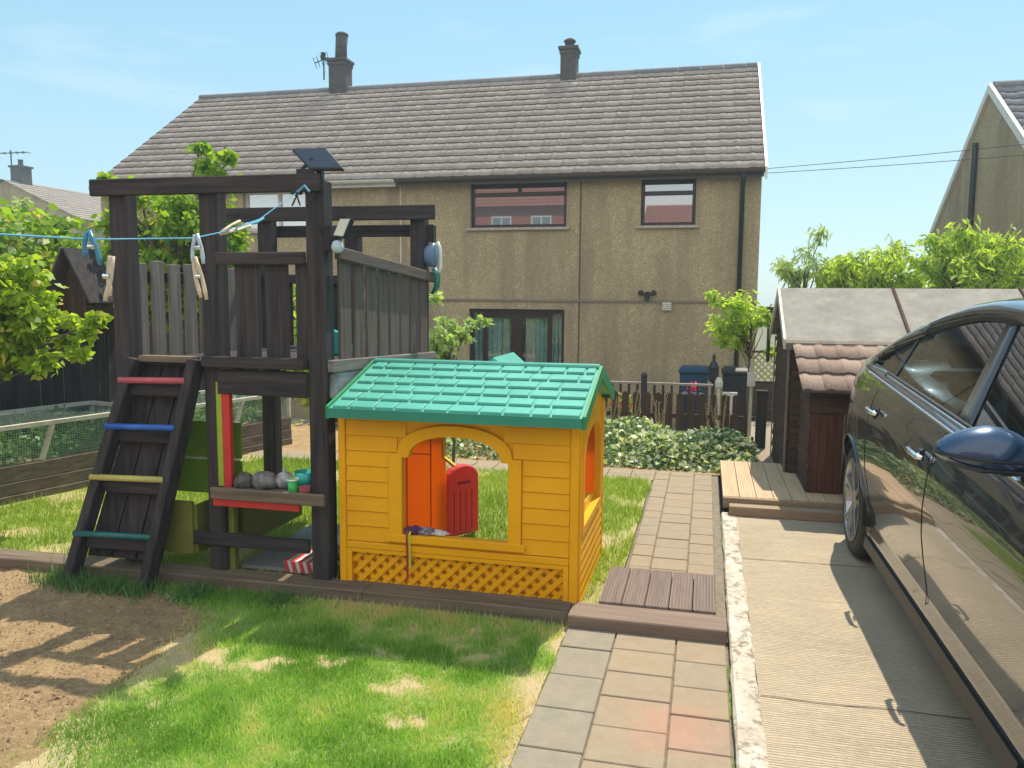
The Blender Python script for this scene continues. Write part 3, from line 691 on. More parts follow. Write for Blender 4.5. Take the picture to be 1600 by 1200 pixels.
wins=[]
for i in range(8):
    for z in (2.6,5.3): wins.append((-24+i*2.6,-22.7+i*2.6,z,z+1.35))
simple_house('brick_terrace','red brick terrace across the street mirrored in the wide upstairs window',-25,-4.8,-30,-22,-.5,7.4,10.4,M['redbrick'],M['pinkroof'],(-20,-12),front=1,wins=wins)
wins=[(-2.5+i*2.8,-1.2+i*2.8,z,z+1.3) for i in range(4) for z in (.8,3.4)]
simple_house('brick_terrace','lower red brick terrace across the street mirrored in the small upstairs window',-3.9,9,-30,-22,-.5,5.4,7.6,M['redbrick'],M['pinkroof'],(2,),front=1,wins=wins)

# old hairline joints across the drive
b=MB()
for yj,ph in ((2.98,0),(4.62,3)):
    xs_=np.arange(.24,3.4,.06);pt=[(x,yj+.012*x+.012*nz(x,ph,3.)+.004*nz(x,ph,17.)) for x in xs_]
    for (xa,ya),(xb,yb) in zip(pt,pt[1:]): b.add([(xa,ya,.0335),(xb,yb,.0335),(xb,yb+.006,.0335),(xa,ya+.006,.0335)],[(0,1,2,3)])
tag(b.build('driveway_joint',M['joint'],fix=False),kind='structure')
# overhead cables
for z,z1 in ((3.56,3.75),(3.63,3.98)):
    pts=[(.82+7.*t,14-1.6*t,z+(z1-z)*t-.06*math.sin(pi*t)) for t in np.linspace(0,1,14)]
    b=MB();b.tube(pts,.005,5);tag(b.build('overhead_cable',M['cable'],loc=(.82,14,z)),('lower' if z<3.6 else 'upper')+' of the two thin cables running from the house eave to the right','cable','cables between the houses')

# ------------------------------------------------------------ plants
def leaves(C,size,aspect,droop,tl,rs=None,fold=.25):
    C=np.asarray(C,dtype=float);n=len(C)
    az=rng.uniform(0,2*pi,n);el=rng.normal(-droop,.45,n)
    d=np.stack([np.cos(az)*np.cos(el),np.sin(az)*np.cos(el),np.sin(el)],1)
    u=rng.normal(0,1,(n,3));s=np.cross(d,u);s/=np.linalg.norm(s,axis=1)[:,None]+1e-9;nn=np.cross(s,d)
    L=(size*rng.uniform(.6,1.3,n))[:,None];Wd=L*aspect
    p0=C;p1=C+d*L*.45+s*Wd*.5+nn*L*fold*.3;p2=C+d*L-np.array([0,0,1])*L*.12;p3=C+d*L*.45-s*Wd*.5+nn*L*fold*.3
    V=np.stack([p0,p1,p2,p3],1).reshape(-1,3);F=np.arange(4*n).reshape(-1,4)
    return V,F,np.repeat(np.asarray(tl),4)
def plant(name,label,cat,base,clumps,nper,lsize,aspect,droop,lm,trunk_r=.03,bark=None,top=None,spread=.6,group=None,stems=1,light_top=True):
    root=empty(name,base,label,cat,group); base=Vector(base)
    b=MB();C=[];T=[];zmin=min(c[2]-c[3] for c in clumps);zmax=max(c[2]+c[3] for c in clumps)
    top=Vector(top) if top else Vector((sum(c[0] for c in clumps)/len(clumps),sum(c[1] for c in clumps)/len(clumps),zmin+(zmax-zmin)*.35))
    mid=(base+top)/2+Vector((random.uniform(-.04,.04),random.uniform(-.04,.04),0))
    b.tube([base,mid,top],[trunk_r,trunk_r*.85,trunk_r*.6],8)
    for (x,y,z,r) in clumps:
        c=Vector((x,y,z));q=top.lerp(base,random.uniform(0,.35));md=q.lerp(c,.55)+Vector((random.uniform(-.06,.06),random.uniform(-.06,.06),.05))
        b.tube([q,md,c],[trunk_r*.45,trunk_r*.28,trunk_r*.1],5)
        for k in range(5):
            dd=Vector((random.gauss(0,1),random.gauss(0,1),random.gauss(.3,.8))).normalized()*r*random.uniform(.6,1.15)
            b.tube([c,c+dd*.6+Vector((0,0,.02)),c+dd],[trunk_r*.12,trunk_r*.08,trunk_r*.04],4)
            for j in range(nper//9): C.append(tuple(c+dd*random.uniform(.25,1.08)+Vector((random.gauss(0,1),random.gauss(0,1),random.gauss(0,1)))*r*.16));T.append(random.gauss(.55,.22))
        for k in range(nper*4//9):
            dd=Vector((random.gauss(0,1),random.gauss(0,1),random.gauss(0,1))).normalized()*r*random.random()**spread
            dd.z*=.8;C.append(tuple(c+dd));T.append(random.gauss(.5,.25))
    b.build('trunk',bark or M['bark'],root,smooth=True)
    V,F,TT=leaves(C,lsize,aspect,droop,np.clip(T,0,1));npmesh('crown',V,F,TT,lm,root)
    return root
def cl(n,cx,cy,cz,rx,ry,rz,r0_,r1_):
    o=[]
    for i in range(n):
        while 1:
            a,b_,c=[random.uniform(-1,1) for _ in range(3)]
            if a*a+b_*b_+c*c<1: break
        o.append((cx+a*rx,cy+b_*ry,cz+c*rz,random.uniform(r0_,r1_)))
    return o
# small tree in front of the house by the shed
plant('young_tree','slender young tree with yellow green leaves beside the shed','tree',(.44,8.2,0),cl(24,.32,8.2,1.30,.26,.22,.25,.07,.13)+[(.04,8.1,1.55,.06),(.10,8.1,1.48,.07),(.62,8.2,1.02,.07),(.16,8.2,1.08,.05)],60,.075,.42,.5,M['peach'],.012,top=(.42,8.2,1.15))
b=MB();b.box(.425,.455,8.10,8.125,0,.92);st=b.build('tree_stake',M['trimw'],loc=(.44,8.11,0));tag(st,'thin pale stake tied to the young tree','stake')
b=MB();b.box(.40,.475,8.075,8.098,.66,.80);b.box(.41,.465,8.07,8.0745,.69,.77);b.build('tag_board',M['white'],st)
# peach trees beyond the shed
PG='drooping fruit trees beyond the shed'
plant('fruit_tree','pale thin fruit tree nearest the house wall, left of the three beyond the shed','tree',(1.2,11.4,-.03),cl(9,1.28,11.2,1.9,.38,.4,.32,.10,.2)+[(1.42,11.2,2.35,.15),(.95,11.,1.95,.1)],90,.11,.24,.7,M['paleleaf'],.03,group=PG)
plant('fruit_tree','middle fruit tree with low rounded leafy crown beyond the shed roof','tree',(2.0,11,-.03),cl(34,1.95,10.9,1.88,.68,.4,.33,.12,.22),95,.115,.26,.7,M['peach'],.04,group=PG)
plant('fruit_tree','bright green fruit tree in front of the gable house','tree',(3.2,10.5,-.03),cl(44,3.05,10.4,1.80,.78,.5,.47,.12,.24)+[(2.85,10.4,2.32,.18),(2.5,10.4,2.2,.13),(3.45,10.4,2.1,.14)],95,.115,.28,.7,M['peach'],.045,group=PG)
plant('fruit_tree','low dark leaved bush behind the fruit trees','tree',(2.4,12.3,-.03),cl(18,2.6,12.2,1.25,1.5,.3,.5,.2,.35),80,.14,.35,.4,M['midtree'],.04)
# shrub between tower and playhouse
plant('rose_shrub','loose leafy shrub rising behind the playhouse roof','shrub',(-2.05,6.35,0.0),cl(15,-2.10,6.4,1.10,.16,.15,.28,.06,.12)+[(-1.93,6.4,1.28,.06),(-1.80,6.4,1.31,.035),(-2.22,6.4,1.5,.05)],50,.065,.6,.3,M['paleleaf'],.014)
# left side
plant('leafy_bush','bright leafy bush close on the left in front of the board fence','bush',(-5.0,4.4,0.2),cl(58,-4.62,4.4,1.36,.42,.35,.42,.09,.17)+[(-4.15,4.5,1.18,.08),(-4.1,4.5,1.32,.06),(-3.95,4.45,1.27,.045),(-3.86,4.44,1.34,.045),(-4.02,4.45,1.12,.05),(-4.3,4.4,1.05,.08)],110,.066,.65,.35,M['lefttree'],.035,top=(-5.1,4.6,1.0))
plant('fruit_tree','tall green tree growing behind the left half of the climbing tower','tree',(-4.9,6.6,0),cl(64,-4.95,6.7,1.85,.72,.5,.66,.12,.24)+[(-4.68,6.9,2.75,.13),(-4.62,6.9,2.6,.18),(-4.75,6.9,2.9,.08),(-4.45,6.9,2.82,.07),(-5.15,6.5,2.48,.14),(-5.35,6.5,2.4,.14),(-4.4,6.9,2.55,.06),(-5.4,6.4,2.55,.07)],130,.078,.65,.4,M['midtree'],.05)
plant('hedge_tree','round green tree behind the fence, left of the tower','tree',(-7.6,7.3,-.03),cl(40,-7.5,7.4,1.75,1.2,.6,.65,.2,.36),110,.12,.6,.3,M['midtree'],.06)
plant('hedge_tree','pale silvery tree top at the far left behind the fence','tree',(-11.4,10.2,-.03),cl(26,-10.9,10.4,2.3,1.3,.6,.7,.2,.36),90,.15,.5,.3,M['paleleaf'],.06)
plant('hedge_tree','low bushy tree seen through the tower railings','tree',(-4.3,9.2,-.9),cl(34,-4.6,9.4,.85,1.3,.5,.75,.2,.34),90,.11,.55,.3,M['lefttree'],.05)
plant('overhanging_tree','blue green branch tip entering at the far left edge','tree',(-8.1,6.6,-.03),[(-7.35,6.5,2.95,.14),(-7.4,6.6,3.1,.12),(-7.5,6.6,2.8,.15)],60,.12,.5,.3,M['paleleaf'],.05,top=(-7.9,6.6,2.5))
# variegated ground cover along the picket fence and flower stalks
C=[];T=[]
for k in range(22000):
    x=random.uniform(-3.4,.46);y=random.uniform(7.0,8.3)
    hmax=.30*(1-abs((y-7.7)/.72)**2.2)*(1+.5*nz(x,y,2.4))*(1.0 if x<.25 else max(.35,1-(x-.25)*2.2))
    if hmax<.02 or (x<-1.25 and random.random()<.65): continue
    C.append((x,y,hmax*random.random()**.4));T.append(1.*(random.random()<.5)*random.uniform(.6,1)+random.uniform(0,.25))
V,F,TT=leaves(C,.062,.62,-.1,np.clip(T,0,1));tag(npmesh('ground_cover',V,F,TT,M['hedge'],loc=(-1,7.6,0)),'cream and green variegated leaves spreading along the picket fence','ground cover',kind='stuff')
b=MB()
for k in range(30):
    x=random.choice([-1.02,-.9,-.82,-.7,-.42,-.1,.12,.2])+random.gauss(0,.03);y=7.95+random.gauss(0,.12);h=random.uniform(.42,.60);lx=random.gauss(0,.05);ly=random.gauss(0,.05)
    b.ct=random.random();b.tube([(x,y,.1),(x+lx*.4,y+ly*.4,h*.6),(x+lx,y+ly,h)],[.002,.002,.001],4)
    for j in range(9):
        q=.55+.45*j/9;p=Vector((x+lx*q,y+ly*q,h*q));b.tube([p,p+Vector((random.gauss(0,.012),random.gauss(0,.01),.03)) ],[.005,.001],4)
tag(b.build('dry_grass_stalks',M['drygrass'],loc=(-.5,7.9,0)),'straw coloured seed stalks standing in the ground cover','grass',kind='stuff')
# weeds by the ladder foot and by the sleepers
P=[];
for k in range(1700):
    g=random.choice([(-3.15,3.36,.11),(-3.0,3.36,.14),(-2.75,3.36,.12),(-2.45,3.40,.10),(-2.0,3.42,.12),(-3.3,3.40,.1),(-2.88,3.36,.13)])
    P.append((random.gauss(g[0],g[2]*random.choice([.25,.5,.9])),min(3.475,random.gauss(g[1]+.0,.05)),0))
blades('weeds',P,.072,.006,M['weed'],'dark green weeds and tall grass tufts around the foot of the ladder','weeds',lean=.7)
P=[(random.gauss(.133,.006),random.choice([3.2,3.05,2.9,2.5,5.5,5.3,5.0,2.2])+random.gauss(0,.04),-.005) for _ in range(380)]
blades('weeds',P,.022,.004,M['grass'],'tiny weeds sprouting in the joint beside the white kerb','weeds',lean=.8)

# ------------------------------------------------------------ fences, beds, patio items
def board_fence():
    root=empty('board_fence',(-5.62,5.5,.0),'dark vertical board fence along the left side of the garden','fence')
    y=2.6;k=0
    while y<13.6:
        b=MB();h=1.36+.02*math.sin(y*1.9)+random.uniform(-.015,.015);x=-5.62-.02*(k%2)
        b.ct=random.random();b.box(x-.011,x+.011,y,y+.129,.08,h);b.build('fence_board',W['dkz'],root);y+=.132;k+=1
    b=MB();
    for z in (.35,1.15): b.box(-5.70,-5.655,2.6,13.6,z,z+.07)
    b.build('fence_rail',W['dky'],root)
    y=2.6
    while y<13.7: b=MB();b.box(-5.80,-5.71,y,y+.09,0,1.42);b.build('post',W['dkz'],root);y+=1.83
board_fence()
def bed():
    root=empty('raised_bed',(-4.6,5.2,0),'long raised vegetable bed walled with weathered sleepers','raised bed')
    A=Vector((-5.42,2.1,0));B=Vector((-4.05,7.25,0));d=(B-A).normalized();nrm=Vector((-d.y,d.x,0))
    for k,(z0,z1,o) in enumerate(((0.0,.075,0.012),(.077,.165,0.004),(.167,.285,0.0))):
        b=MB();n=6
        for i in range(3):
            a=A+(B-A)*(i/3)+d*.004;c=A+(B-A)*((i+1)/3)
            f=a-nrm*o;g=c-nrm*o
            b.hexa([f+Vector((0,0,z0)),g+Vector((0,0,z0)),g+nrm*.06+Vector((0,0,z0)),f+nrm*.06+Vector((0,0,z0))],[f+Vector((0,0,z1)),g+Vector((0,0,z1)),g+nrm*.06+Vector((0,0,z1)),f+nrm*.06+Vector((0,0,z1))])
        b.build('bed_board',W['sly'],root,bevel=.005)
    b=MB();a,c=A+nrm*.062,B+nrm*.062;q=Vector((0,0,.235));b.add([a+q,c+q,Vector((-5.58,7.25,.235)),Vector((-5.58,2.1,.235))],[(0,1,2,3)]);b.build('bed_soil',M['soil'],root)
    b=MB();b.bar(B+Vector((-.02,.0,.14)),Vector((-5.58,7.25,.14)),.05,.285);b.build('bed_board',W['slx'],root)
    # leafy crops
    C=[];T=[]
    for k in range(7000):
        t=random.random();p=A+(B-A)*t;s=random.uniform(.1,min(1.1,5.55+p.x));h=.1+.17*random.random()*(1.2+nz(t*20,s*3,1.))
        C.append((p.x+nrm.x*s,p.y+nrm.y*s,.24+h*random.random()));T.append(random.random())
    V,F,TT=leaves(C,.06,.55,-.4,T);tag(npmesh('vegetable_plants',V,F,TT,leafmat('crop_leaf',(.04,.12,.03),(.2,.36,.1),.35),loc=(-4.8,5,.24)),'green leafy vegetable plants growing inside the raised bed','plants',kind='stuff')
    return A,B,d,nrm
A,B,dv,nrm=bed()
def netmat():
    mt,nt,bs=newmat('garden_netting');o=nt.nodes['Material Output'];v=coords(nt)
    mx=None
    sp=nd(nt,'SeparateXYZ');nt.links.new(v,sp.inputs[0]);outs=[]
    for i,sc_ in ((1,55.),(2,55.)):
        mm=nd(nt,'Math',operation='MULTIPLY');mm.inputs[1].default_value=sc_;nt.links.new(sp.outputs[i],mm.inputs[0])
        fr=nd(nt,'Math',operation='FRACT');nt.links.new(mm.outputs[0],fr.inputs[0])
        lt=nd(nt,'Math',operation='LESS_THAN');lt.inputs[1].default_value=.13;nt.links.new(fr.outputs[0],lt.inputs[0]);outs.append(lt.outputs[0])
    m2=nd(nt,'Math',operation='MAXIMUM');nt.links.new(outs[0],m2.inputs[0]);nt.links.new(outs[1],m2.inputs[1])
    tr=nd(nt,'BsdfTransparent');ms=nd(nt,'MixShader');nt.links.new(m2.outputs[0],ms.inputs[0]);nt.links.new(tr.outputs[0],ms.inputs[1]);nt.links.new(bs.outputs[0],ms.inputs[2]);nt.links.new(ms.outputs[0],o.inputs[0])
    bs.inputs['Base Color'].default_value=(.30,.42,.34,1);bs.inputs['Roughness'].default_value=.6;return mt
NET=netmat()
for (t0,t1,h,lab) in ((.18,.70,.27,'pale framed green netting cage over the near end of the raised bed'),(.74,1.0,.24,'second netting cage at the far end of the raised bed')):
    p=A+(B-A)*t0+nrm*.03;q=A+(B-A)*t1+nrm*.03;r=empty('netting_cage',(p.x,p.y,.287),lab,'cage','netting cages on the raised bed')
    zt=.287+h;wd=.78;b=MB();fr=M['trimw']
    P4=[p,q,q+nrm*wd,p+nrm*wd]
    for i in range(4):
        a,c=P4[i].copy(),P4[(i+1)%4].copy();a.z=c.z=zt;b.bar(a,c,.045 if i%2==0 else .035,.03)
    for i in range(4):
        a=P4[i].copy();c=a.copy();a.z=.287;c.z=zt-.016;b.bar(a,c,.03,.03,(1,0,0))
    nb=max(1,round((t1-t0)*5.3/.9))
    for i in range(1,nb):
        a=p.lerp(q,i/nb);c=a.copy();a.z=.287;c.z=zt-.016;b.bar(a,c+dv*.09,.03,.03,(1,0,0))
    b.build('frame',fr,r)
    b=MB();g=.003
    for i in (0,1,3):
        a,c=P4[i].copy(),P4[(i+1)%4].copy();a.z=c.z=.29;a2,c2=a.copy(),c.copy();a2.z=c2.z=zt;b.add([a,c,c2,a2],[(0,1,2,3)])
    tp=[x.copy() for x in P4]
    for x in tp:x.z=zt+.017
    b.add([tp[0],tp[1],tp[2],tp[3]],[(0,1,2,3)])
    b.build('netting',NET,r,fix=False)
# bird house on the fence side
r=empty('bird_table',(-4.52,5.05,.1),'dark wooden bird table with a steep pitched roof beside the tower post','bird table')
b=MB();b.box(-4.54,-4.50,5.02,5.06,.1,1.30);b.build('pole',W['dkz'],r)
b=MB();b.box(-4.68,-4.35,4.90,5.20,1.30,1.325);b.box(-4.67,-4.65,4.91,5.19,1.326,1.50);b.box(-4.38,-4.36,4.91,5.19,1.326,1.50);b.build('tray',W['shedx'],r)
b=MB();b.bar((-4.53,5.05,1.83),(-4.73,5.05,1.42),.34,.016,(1,0,0));b.build('roof_panel',W['mdz'],r)
b=MB();b.bar((-4.51,5.05,1.83),(-4.30,5.05,1.43),.34,.016,(1,0,0));b.build('roof_panel',W['dkz'],r)
b=MB();b.prism([(-4.64,1.326),(-4.39,1.326),(-4.39,1.50),(-4.53,1.80),(-4.66,1.50)],lambda u,v,d:(u,d,v),5.0,5.015);b.build('back_panel',W['shedz'],r)
r.location=(-5.28,5.9,-.10);r.scale=(1.15,1.15,1.15)
def picket():
    root=empty('picket_fence',(-1,8.4,0),'dark brown round topped picket fence behind the variegated plants','fence')
    x=-4.2;
    while x<.46:
        b=MB();w_=.072;pr=[(x,0.),(x+w_,0.)]+[(x+w_/2+math.cos(a)*w_/2,.50+math.sin(a)*.036) for a in np.linspace(0,pi,9)]
        b.prism(pr,lambda u,v,d:(u,d,v),8.372,8.390);b.build('picket',W['shedz'],root);x+=.112
    b=MB();b.box(-4.2,.5,8.392,8.43,.27,.315);b.box(-4.2,.5,8.392,8.43,.06,.105);b.build('fence_rail',W['shedx'],root)
    for x in (-3.1,-1.25,.515):
        b=MB();b.box(x,x+.10,8.36 if x>.4 else 8.435,8.45 if x>.4 else 8.52,0,.57);b.box(x-.01,x+.11,8.35 if x>.4 else 8.43,8.46 if x>.4 else 8.53,.572,.59);b.build('post',W['dkz'],root,bevel=.004)
picket()
def balustrade():
    root=empty('balustrade',(-.7,10,-.95),'low patio railing with thin spindles and a ball topped post','railing')
    b=MB();b.box(-4.5,.10,9.97,10.03,.445,.47);b.box(-4.5,.10,9.98,10.02,-.6,-.56);b.build('handrail',mat('pale_handrail',(.32,.27,.22),(.22,.18,.15),scale=8),root)
    x=-4.4
    while x<.08: b=MB();b.box(x,x+.03,9.985,10.015,-.55,.444);b.build('spindle',W['dkz'],root);x+=.105
    for x in (-.73,-2.6,-4.47): b=MB();b.box(x-.035,x+.035,9.92,9.968,-.94,.53);b.lathe((x,9.944,.53),[(.03,0),(.045,.03),(.03,.06),(.01,.075)],10);b.build('post',W['dkz'],root)
balustrade()
def wheelie(x,y,mt,lab):
    r=empty('wheelie_bin',(x,y,-.94),lab,'bin','bins against the house wall')
    b=MB();b.hexa([(x-.17,y-.2,-.86),(x+.17,y-.2,-.86),(x+.17,y+.2,-.86),(x-.17,y+.2,-.86)],[(x-.215,y-.26,.36),(x+.215,y-.26,.36),(x+.215,y+.24,.36),(x-.215,y+.24,.36)]);b.build('bin_body',mt,r,bevel=.015)
    b=MB();b.box(x-.235,x+.235,y-.30,y+.25,.362,.41);b.hexa([(x-.22,y-.28,.411),(x+.22,y-.28,.411),(x+.22,y+.24,.411),(x-.22,y+.24,.411)],[(x-.19,y-.22,.455),(x+.19,y-.22,.455),(x+.19,y+.2,.455),(x-.19,y+.2,.455)]);b.build('lid',mt,r,bevel=.01)
    b=MB();b.tube([(x-.2,y+.3,.38),(x+.2,y+.3,.38)],.018,8);b.build('handle',mt,r)
    for s in (-1,1): b=MB();b.lathe((x+s*.2,y+.22,-.84),[(.03,-.03),(.10,-.03),(.10,.03),(.03,.03)],14,'x');b.build('wheel',M['rubber'],r)
wheelie(-.17,12.9,M['navy'],'navy blue wheelie bin standing against the house wall')
wheelie(.48,12.9,M['black'],'black wheelie bin beside the downpipe')
r=empty('garden_lantern',(.12,12.2,-.94),'dark slim garden lantern standing between the two bins','lantern')
b=MB();b.tube([(.12,12.2,-.94),(.12,12.2,.28)],.025,8);b.lathe((.12,12.2,-.94),[(.12,0),(.1,.03),(.03,.05)],12);b.build('pole',M['black'],r)
b=MB();b.lathe((.12,12.2,.28),[(.05,0),(.075,.03),(.075,.20),(.09,.21),(.02,.33),(.025,.37),(.01,.42)],10);b.build('lamp_head',M['black'],r)
b=MB();b.lathe((.20,12.0,-.94),[(.02,0),(.02,1.15),(.055,1.17),(.06,1.24),(.03,1.31)],10);tag(b.build('solar_stake_light',M['cream'],loc=(.2,12,-.94)),'small pale stake light in front of the dark lantern','light')
for i,(x,y,z,lab) in enumerate(((-1.15,9.4,-.0,'left of two red flower clumps behind the picket fence'),(-.93,9.4,0,'right of two red flower clumps behind the picket fence'))):
    r=empty('flower_pot',(x,y,-.94),lab,'flower pot','red flowers on the patio')
    b=MB();b.lathe((x,y,-.94),[(.10,0),(.14,.9),(.15,.9),(.15,1.02),(.13,1.02)],16);b.build('pot',flat('dark_glazed_pot',(.05,.04,.04),.4),r,smooth=False)
    P=[(x+random.gauss(0,.06),y+random.gauss(0,.06),.1+abs(random.gauss(.10,.08))) for _ in range(160)]
    V,F,TT=leaves(P,.06,.7,-.2,rng.random(160));npmesh('leaves',V,F,TT,M['midtree'],r)
    P=[(x+random.gauss(0,.055),y+random.gauss(0,.05),.22+abs(random.gauss(.03,.05))) for _ in range(70)]
    V,F,TT=leaves(P,.045,.9,0,rng.random(70));npmesh('flowers',V,F,TT,leafmat('red_petal',(.5,.02,.02),(.7,.05,.05),.3),r)
P=[(-.16+random.gauss(0,.03),10.6+random.gauss(0,.03),.36+random.gauss(0,.03)) for _ in range(60)]
r=empty('flower_pot',(-.16,10.6,-.94),'tall pot with a bright pink flower behind the railing','flower pot')
b=MB();b.lathe((-.16,10.6,-.94),[(.12,0),(.15,1.15),(.16,1.15),(.16,1.22),(.13,1.22)],16);b.build('pot',flat('navy_glazed_pot',(.02,.02,.06),.4),r)
V,F,TT=leaves(P,.045,.9,0,rng.random(60));npmesh('flowers',V,F,TT,leafmat('pink_petal',(.7,.02,.12),(.8,.06,.25),.3),r)
b=MB();b.box(.27,.345,8.9,8.94,.26,.50);b.box(.19,.268,8.91,8.93,.46,.5);tag(b.build('white_board',M['white'],loc=(.3,8.9,.26)),'small white board leaning behind the picket fence near its post','board')
# trellis with pale lattice
r=empty('trellis',(.75,11.2,-.95),'pale diamond lattice trellis between the house and the shed','trellis')
b=MB()
x0,x1,z0,z1=.62,1.5,.42,.78
def lattice(b,x0,x1,z0,z1,y,sp,w_,th,fn=None,both=True):
    fn=fn or (lambda u,v,d:(u,d,v))
    for sgn,yo in ((1,0),(-1,th*.9)) if both else ((1,0),):
        c=(x0-(z1-z0)) if sgn==1 else x0
        while c<x1+(z1-z0):
            pts=[]
            ua,va=(c,z0);ub,vb=(c+sgn*(z1-z0),z1)
            t0,t1=0.,1.
            du=ub-ua
            for lo,hi in ((x0,x1),):
                ta=(lo-ua)/du;tb=(hi-ua)/du
                if ta>tb:ta,tb=tb,ta
                t0=max(t0,ta);t1=min(t1,tb)
            if t1-t0>.06:
                A_=(ua+du*t0,va+(vb-va)*t0);B_=(ua+du*t1,va+(vb-va)*t1);k=w_*.7071/1.
                ox,oz=(-sgn*.7071*w_/2,.7071*w_/2)
                q=[(A_[0]-ox,A_[1]-oz),(B_[0]-ox,B_[1]-oz),(B_[0]+ox,B_[1]+oz),(A_[0]+ox,A_[1]+oz)]
                b.prism(q,fn,y+yo,y+yo+th)
            c+=sp
lattice(b,x0,x1,z0,z1,11.2,.085,.022,.012);b.build('lattice',mat('yellowed_lattice',(.50,.45,.24),(.35,.32,.18),scale=9),r)
b=MB();b.box(.60,1.52,11.19,11.23,.79,.82);b.box(.60,1.52,11.19,11.23,-.95,.41);b.build('panel',W['shedx'],r)

# ------------------------------------------------------------ shed and tiled lean-to
def shed():
    r=empty('garden_shed',(2,7.3,0),'long dark garden shed with grey felt roof and battens','shed')
    x0,x1,y0,y1=.665,4.9,6.62,8.02;ze,zr=1.20,1.58;ym=7.32
    b=MB();b.add([(x0,y0,0),(x0,y1,0),(x0,y1,ze),(x0,ym,zr),(x0,y0,ze)],[(4,3,2,1,0)])
    n=0;z=0.0
    while z<1.40:   # overlapping boards on the gable wall
        zt=min(z+.11,1.55);ya=y0+.012 if z<ze else y0+(z-ze+.13)/(zr-ze)*(ym-y0)+.03;yb=y1-.012 if z<ze else y1-(z-ze+.13)/(zr-ze)*(y1-ym)-.03
        if z>=ze-.11 and z<ze: yb-=.0
        if yb-ya>.1: b.hexa([(x0-.022,ya,z),(x0-.001,ya,z),(x0-.001,yb,z),(x0-.022,yb,z)],[(x0-.008,ya,zt),(x0-.001,ya,zt),(x0-.001,yb,zt),(x0-.008,yb,zt)])
        z+=.112
    b.build('side_wall',W['shedy'],r)
    b=MB();z=0
    while z<1.1: b.hexa([(x0,y0-.02,z),(x1,y0-.02,z),(x1,y0,z),(x0,y0,z)],[(x0,y0-.006,z+.11),(x1,y0-.006,z+.11),(x1,y0,z+.11),(x0,y0,z+.11)]);z+=.112
    b.box(x0,x1,y0-.02,y0,1.12,ze-.02);b.box(x0,x1,y1,y1+.02,0,ze);b.box(x1-.02,x1,y0,y1,0,ze);b.build('front_wall',W['shedx'],r)
    b=MB();b.box(x0-.035,x0-.023,y0+.0,y0+.06,0,1.16);b.box(x0-.03,x0-.024,y1-.06,y1,0,1.16);b.build('corner_post',W['grz'],r)
    k=(zr-ze)/(ym-y0);ye=y0-.06;zee=ze-.06*k
    b=MB();b.hexa([(x0-.06,ye,zee),(x1+.06,ye,zee),(x1+.06,ym,zr),(x0-.06,ym,zr)],[(x0-.06,ye,zee+.022),(x1+.06,ye,zee+.022),(x1+.06,ym,zr+.022),(x0-.06,ym,zr+.022)])
    b.hexa([(x0-.06,ym+.001,zr),(x1+.06,ym+.001,zr),(x1+.06,y1+.06,zee),(x0-.06,y1+.06,zee)],[(x0-.06,ym+.001,zr+.022),(x1+.06,ym+.001,zr+.022),(x1+.06,y1+.06,zee+.022),(x0-.06,y1+.06,zee+.022)])
    rf=b.build('roof',M['felt'],r)
    for x in (x0+.83,x0+1.78,x0+2.6,x0+3.4):
        b=MB();b.hexa([(x,ye-.004,zee+.023),(x+.02,ye-.004,zee+.023),(x+.02,ym,zr+.023),(x,ym,zr+.023)],[(x,ye-.004,zee+.04),(x+.02,ye-.004,zee+.04),(x+.02,ym,zr+.04),(x,ym,zr+.04)]);b.build('batten',W['shedy'],rf)
    for xx in (x0-.08,):
        for ya_,yb_ in ((ye-.01,ym),(y1+.07,ym+.001)):
            b=MB();za=zee-.004 if ya_<7.3 else zee-.004
            b.hexa([(xx,ya_,za-.045),(xx+.018,ya_,za-.045),(xx+.018,yb_,zr-.045),(xx,yb_,zr-.045)],[(xx,ya_,za+.034),(xx+.018,ya_,za+.034),(xx+.018,yb_,zr+.034),(xx,yb_,zr+.034)]);b.build('bargeboard',M['trimw'],rf)
    b=MB();b.box(x0-.06,x1+.06,ye-.018,ye-.001,zee-.055,zee+.014);b.build('fascia',W['grx'],rf)
    b=MB();b.box(x0-.068,x1+.06,ye-.024,ye-.019,zee+.0,zee+.024);b.build('edge_trim',M['trimw'],rf)
    # small box and bracket at back left
    b=MB();b.box(.56,.665,8.1,8.3,1.36,1.43);b.box(.58,.60,8.1,8.3,.9,1.36);b.build('gutter_end',M['black'],r)
shed()
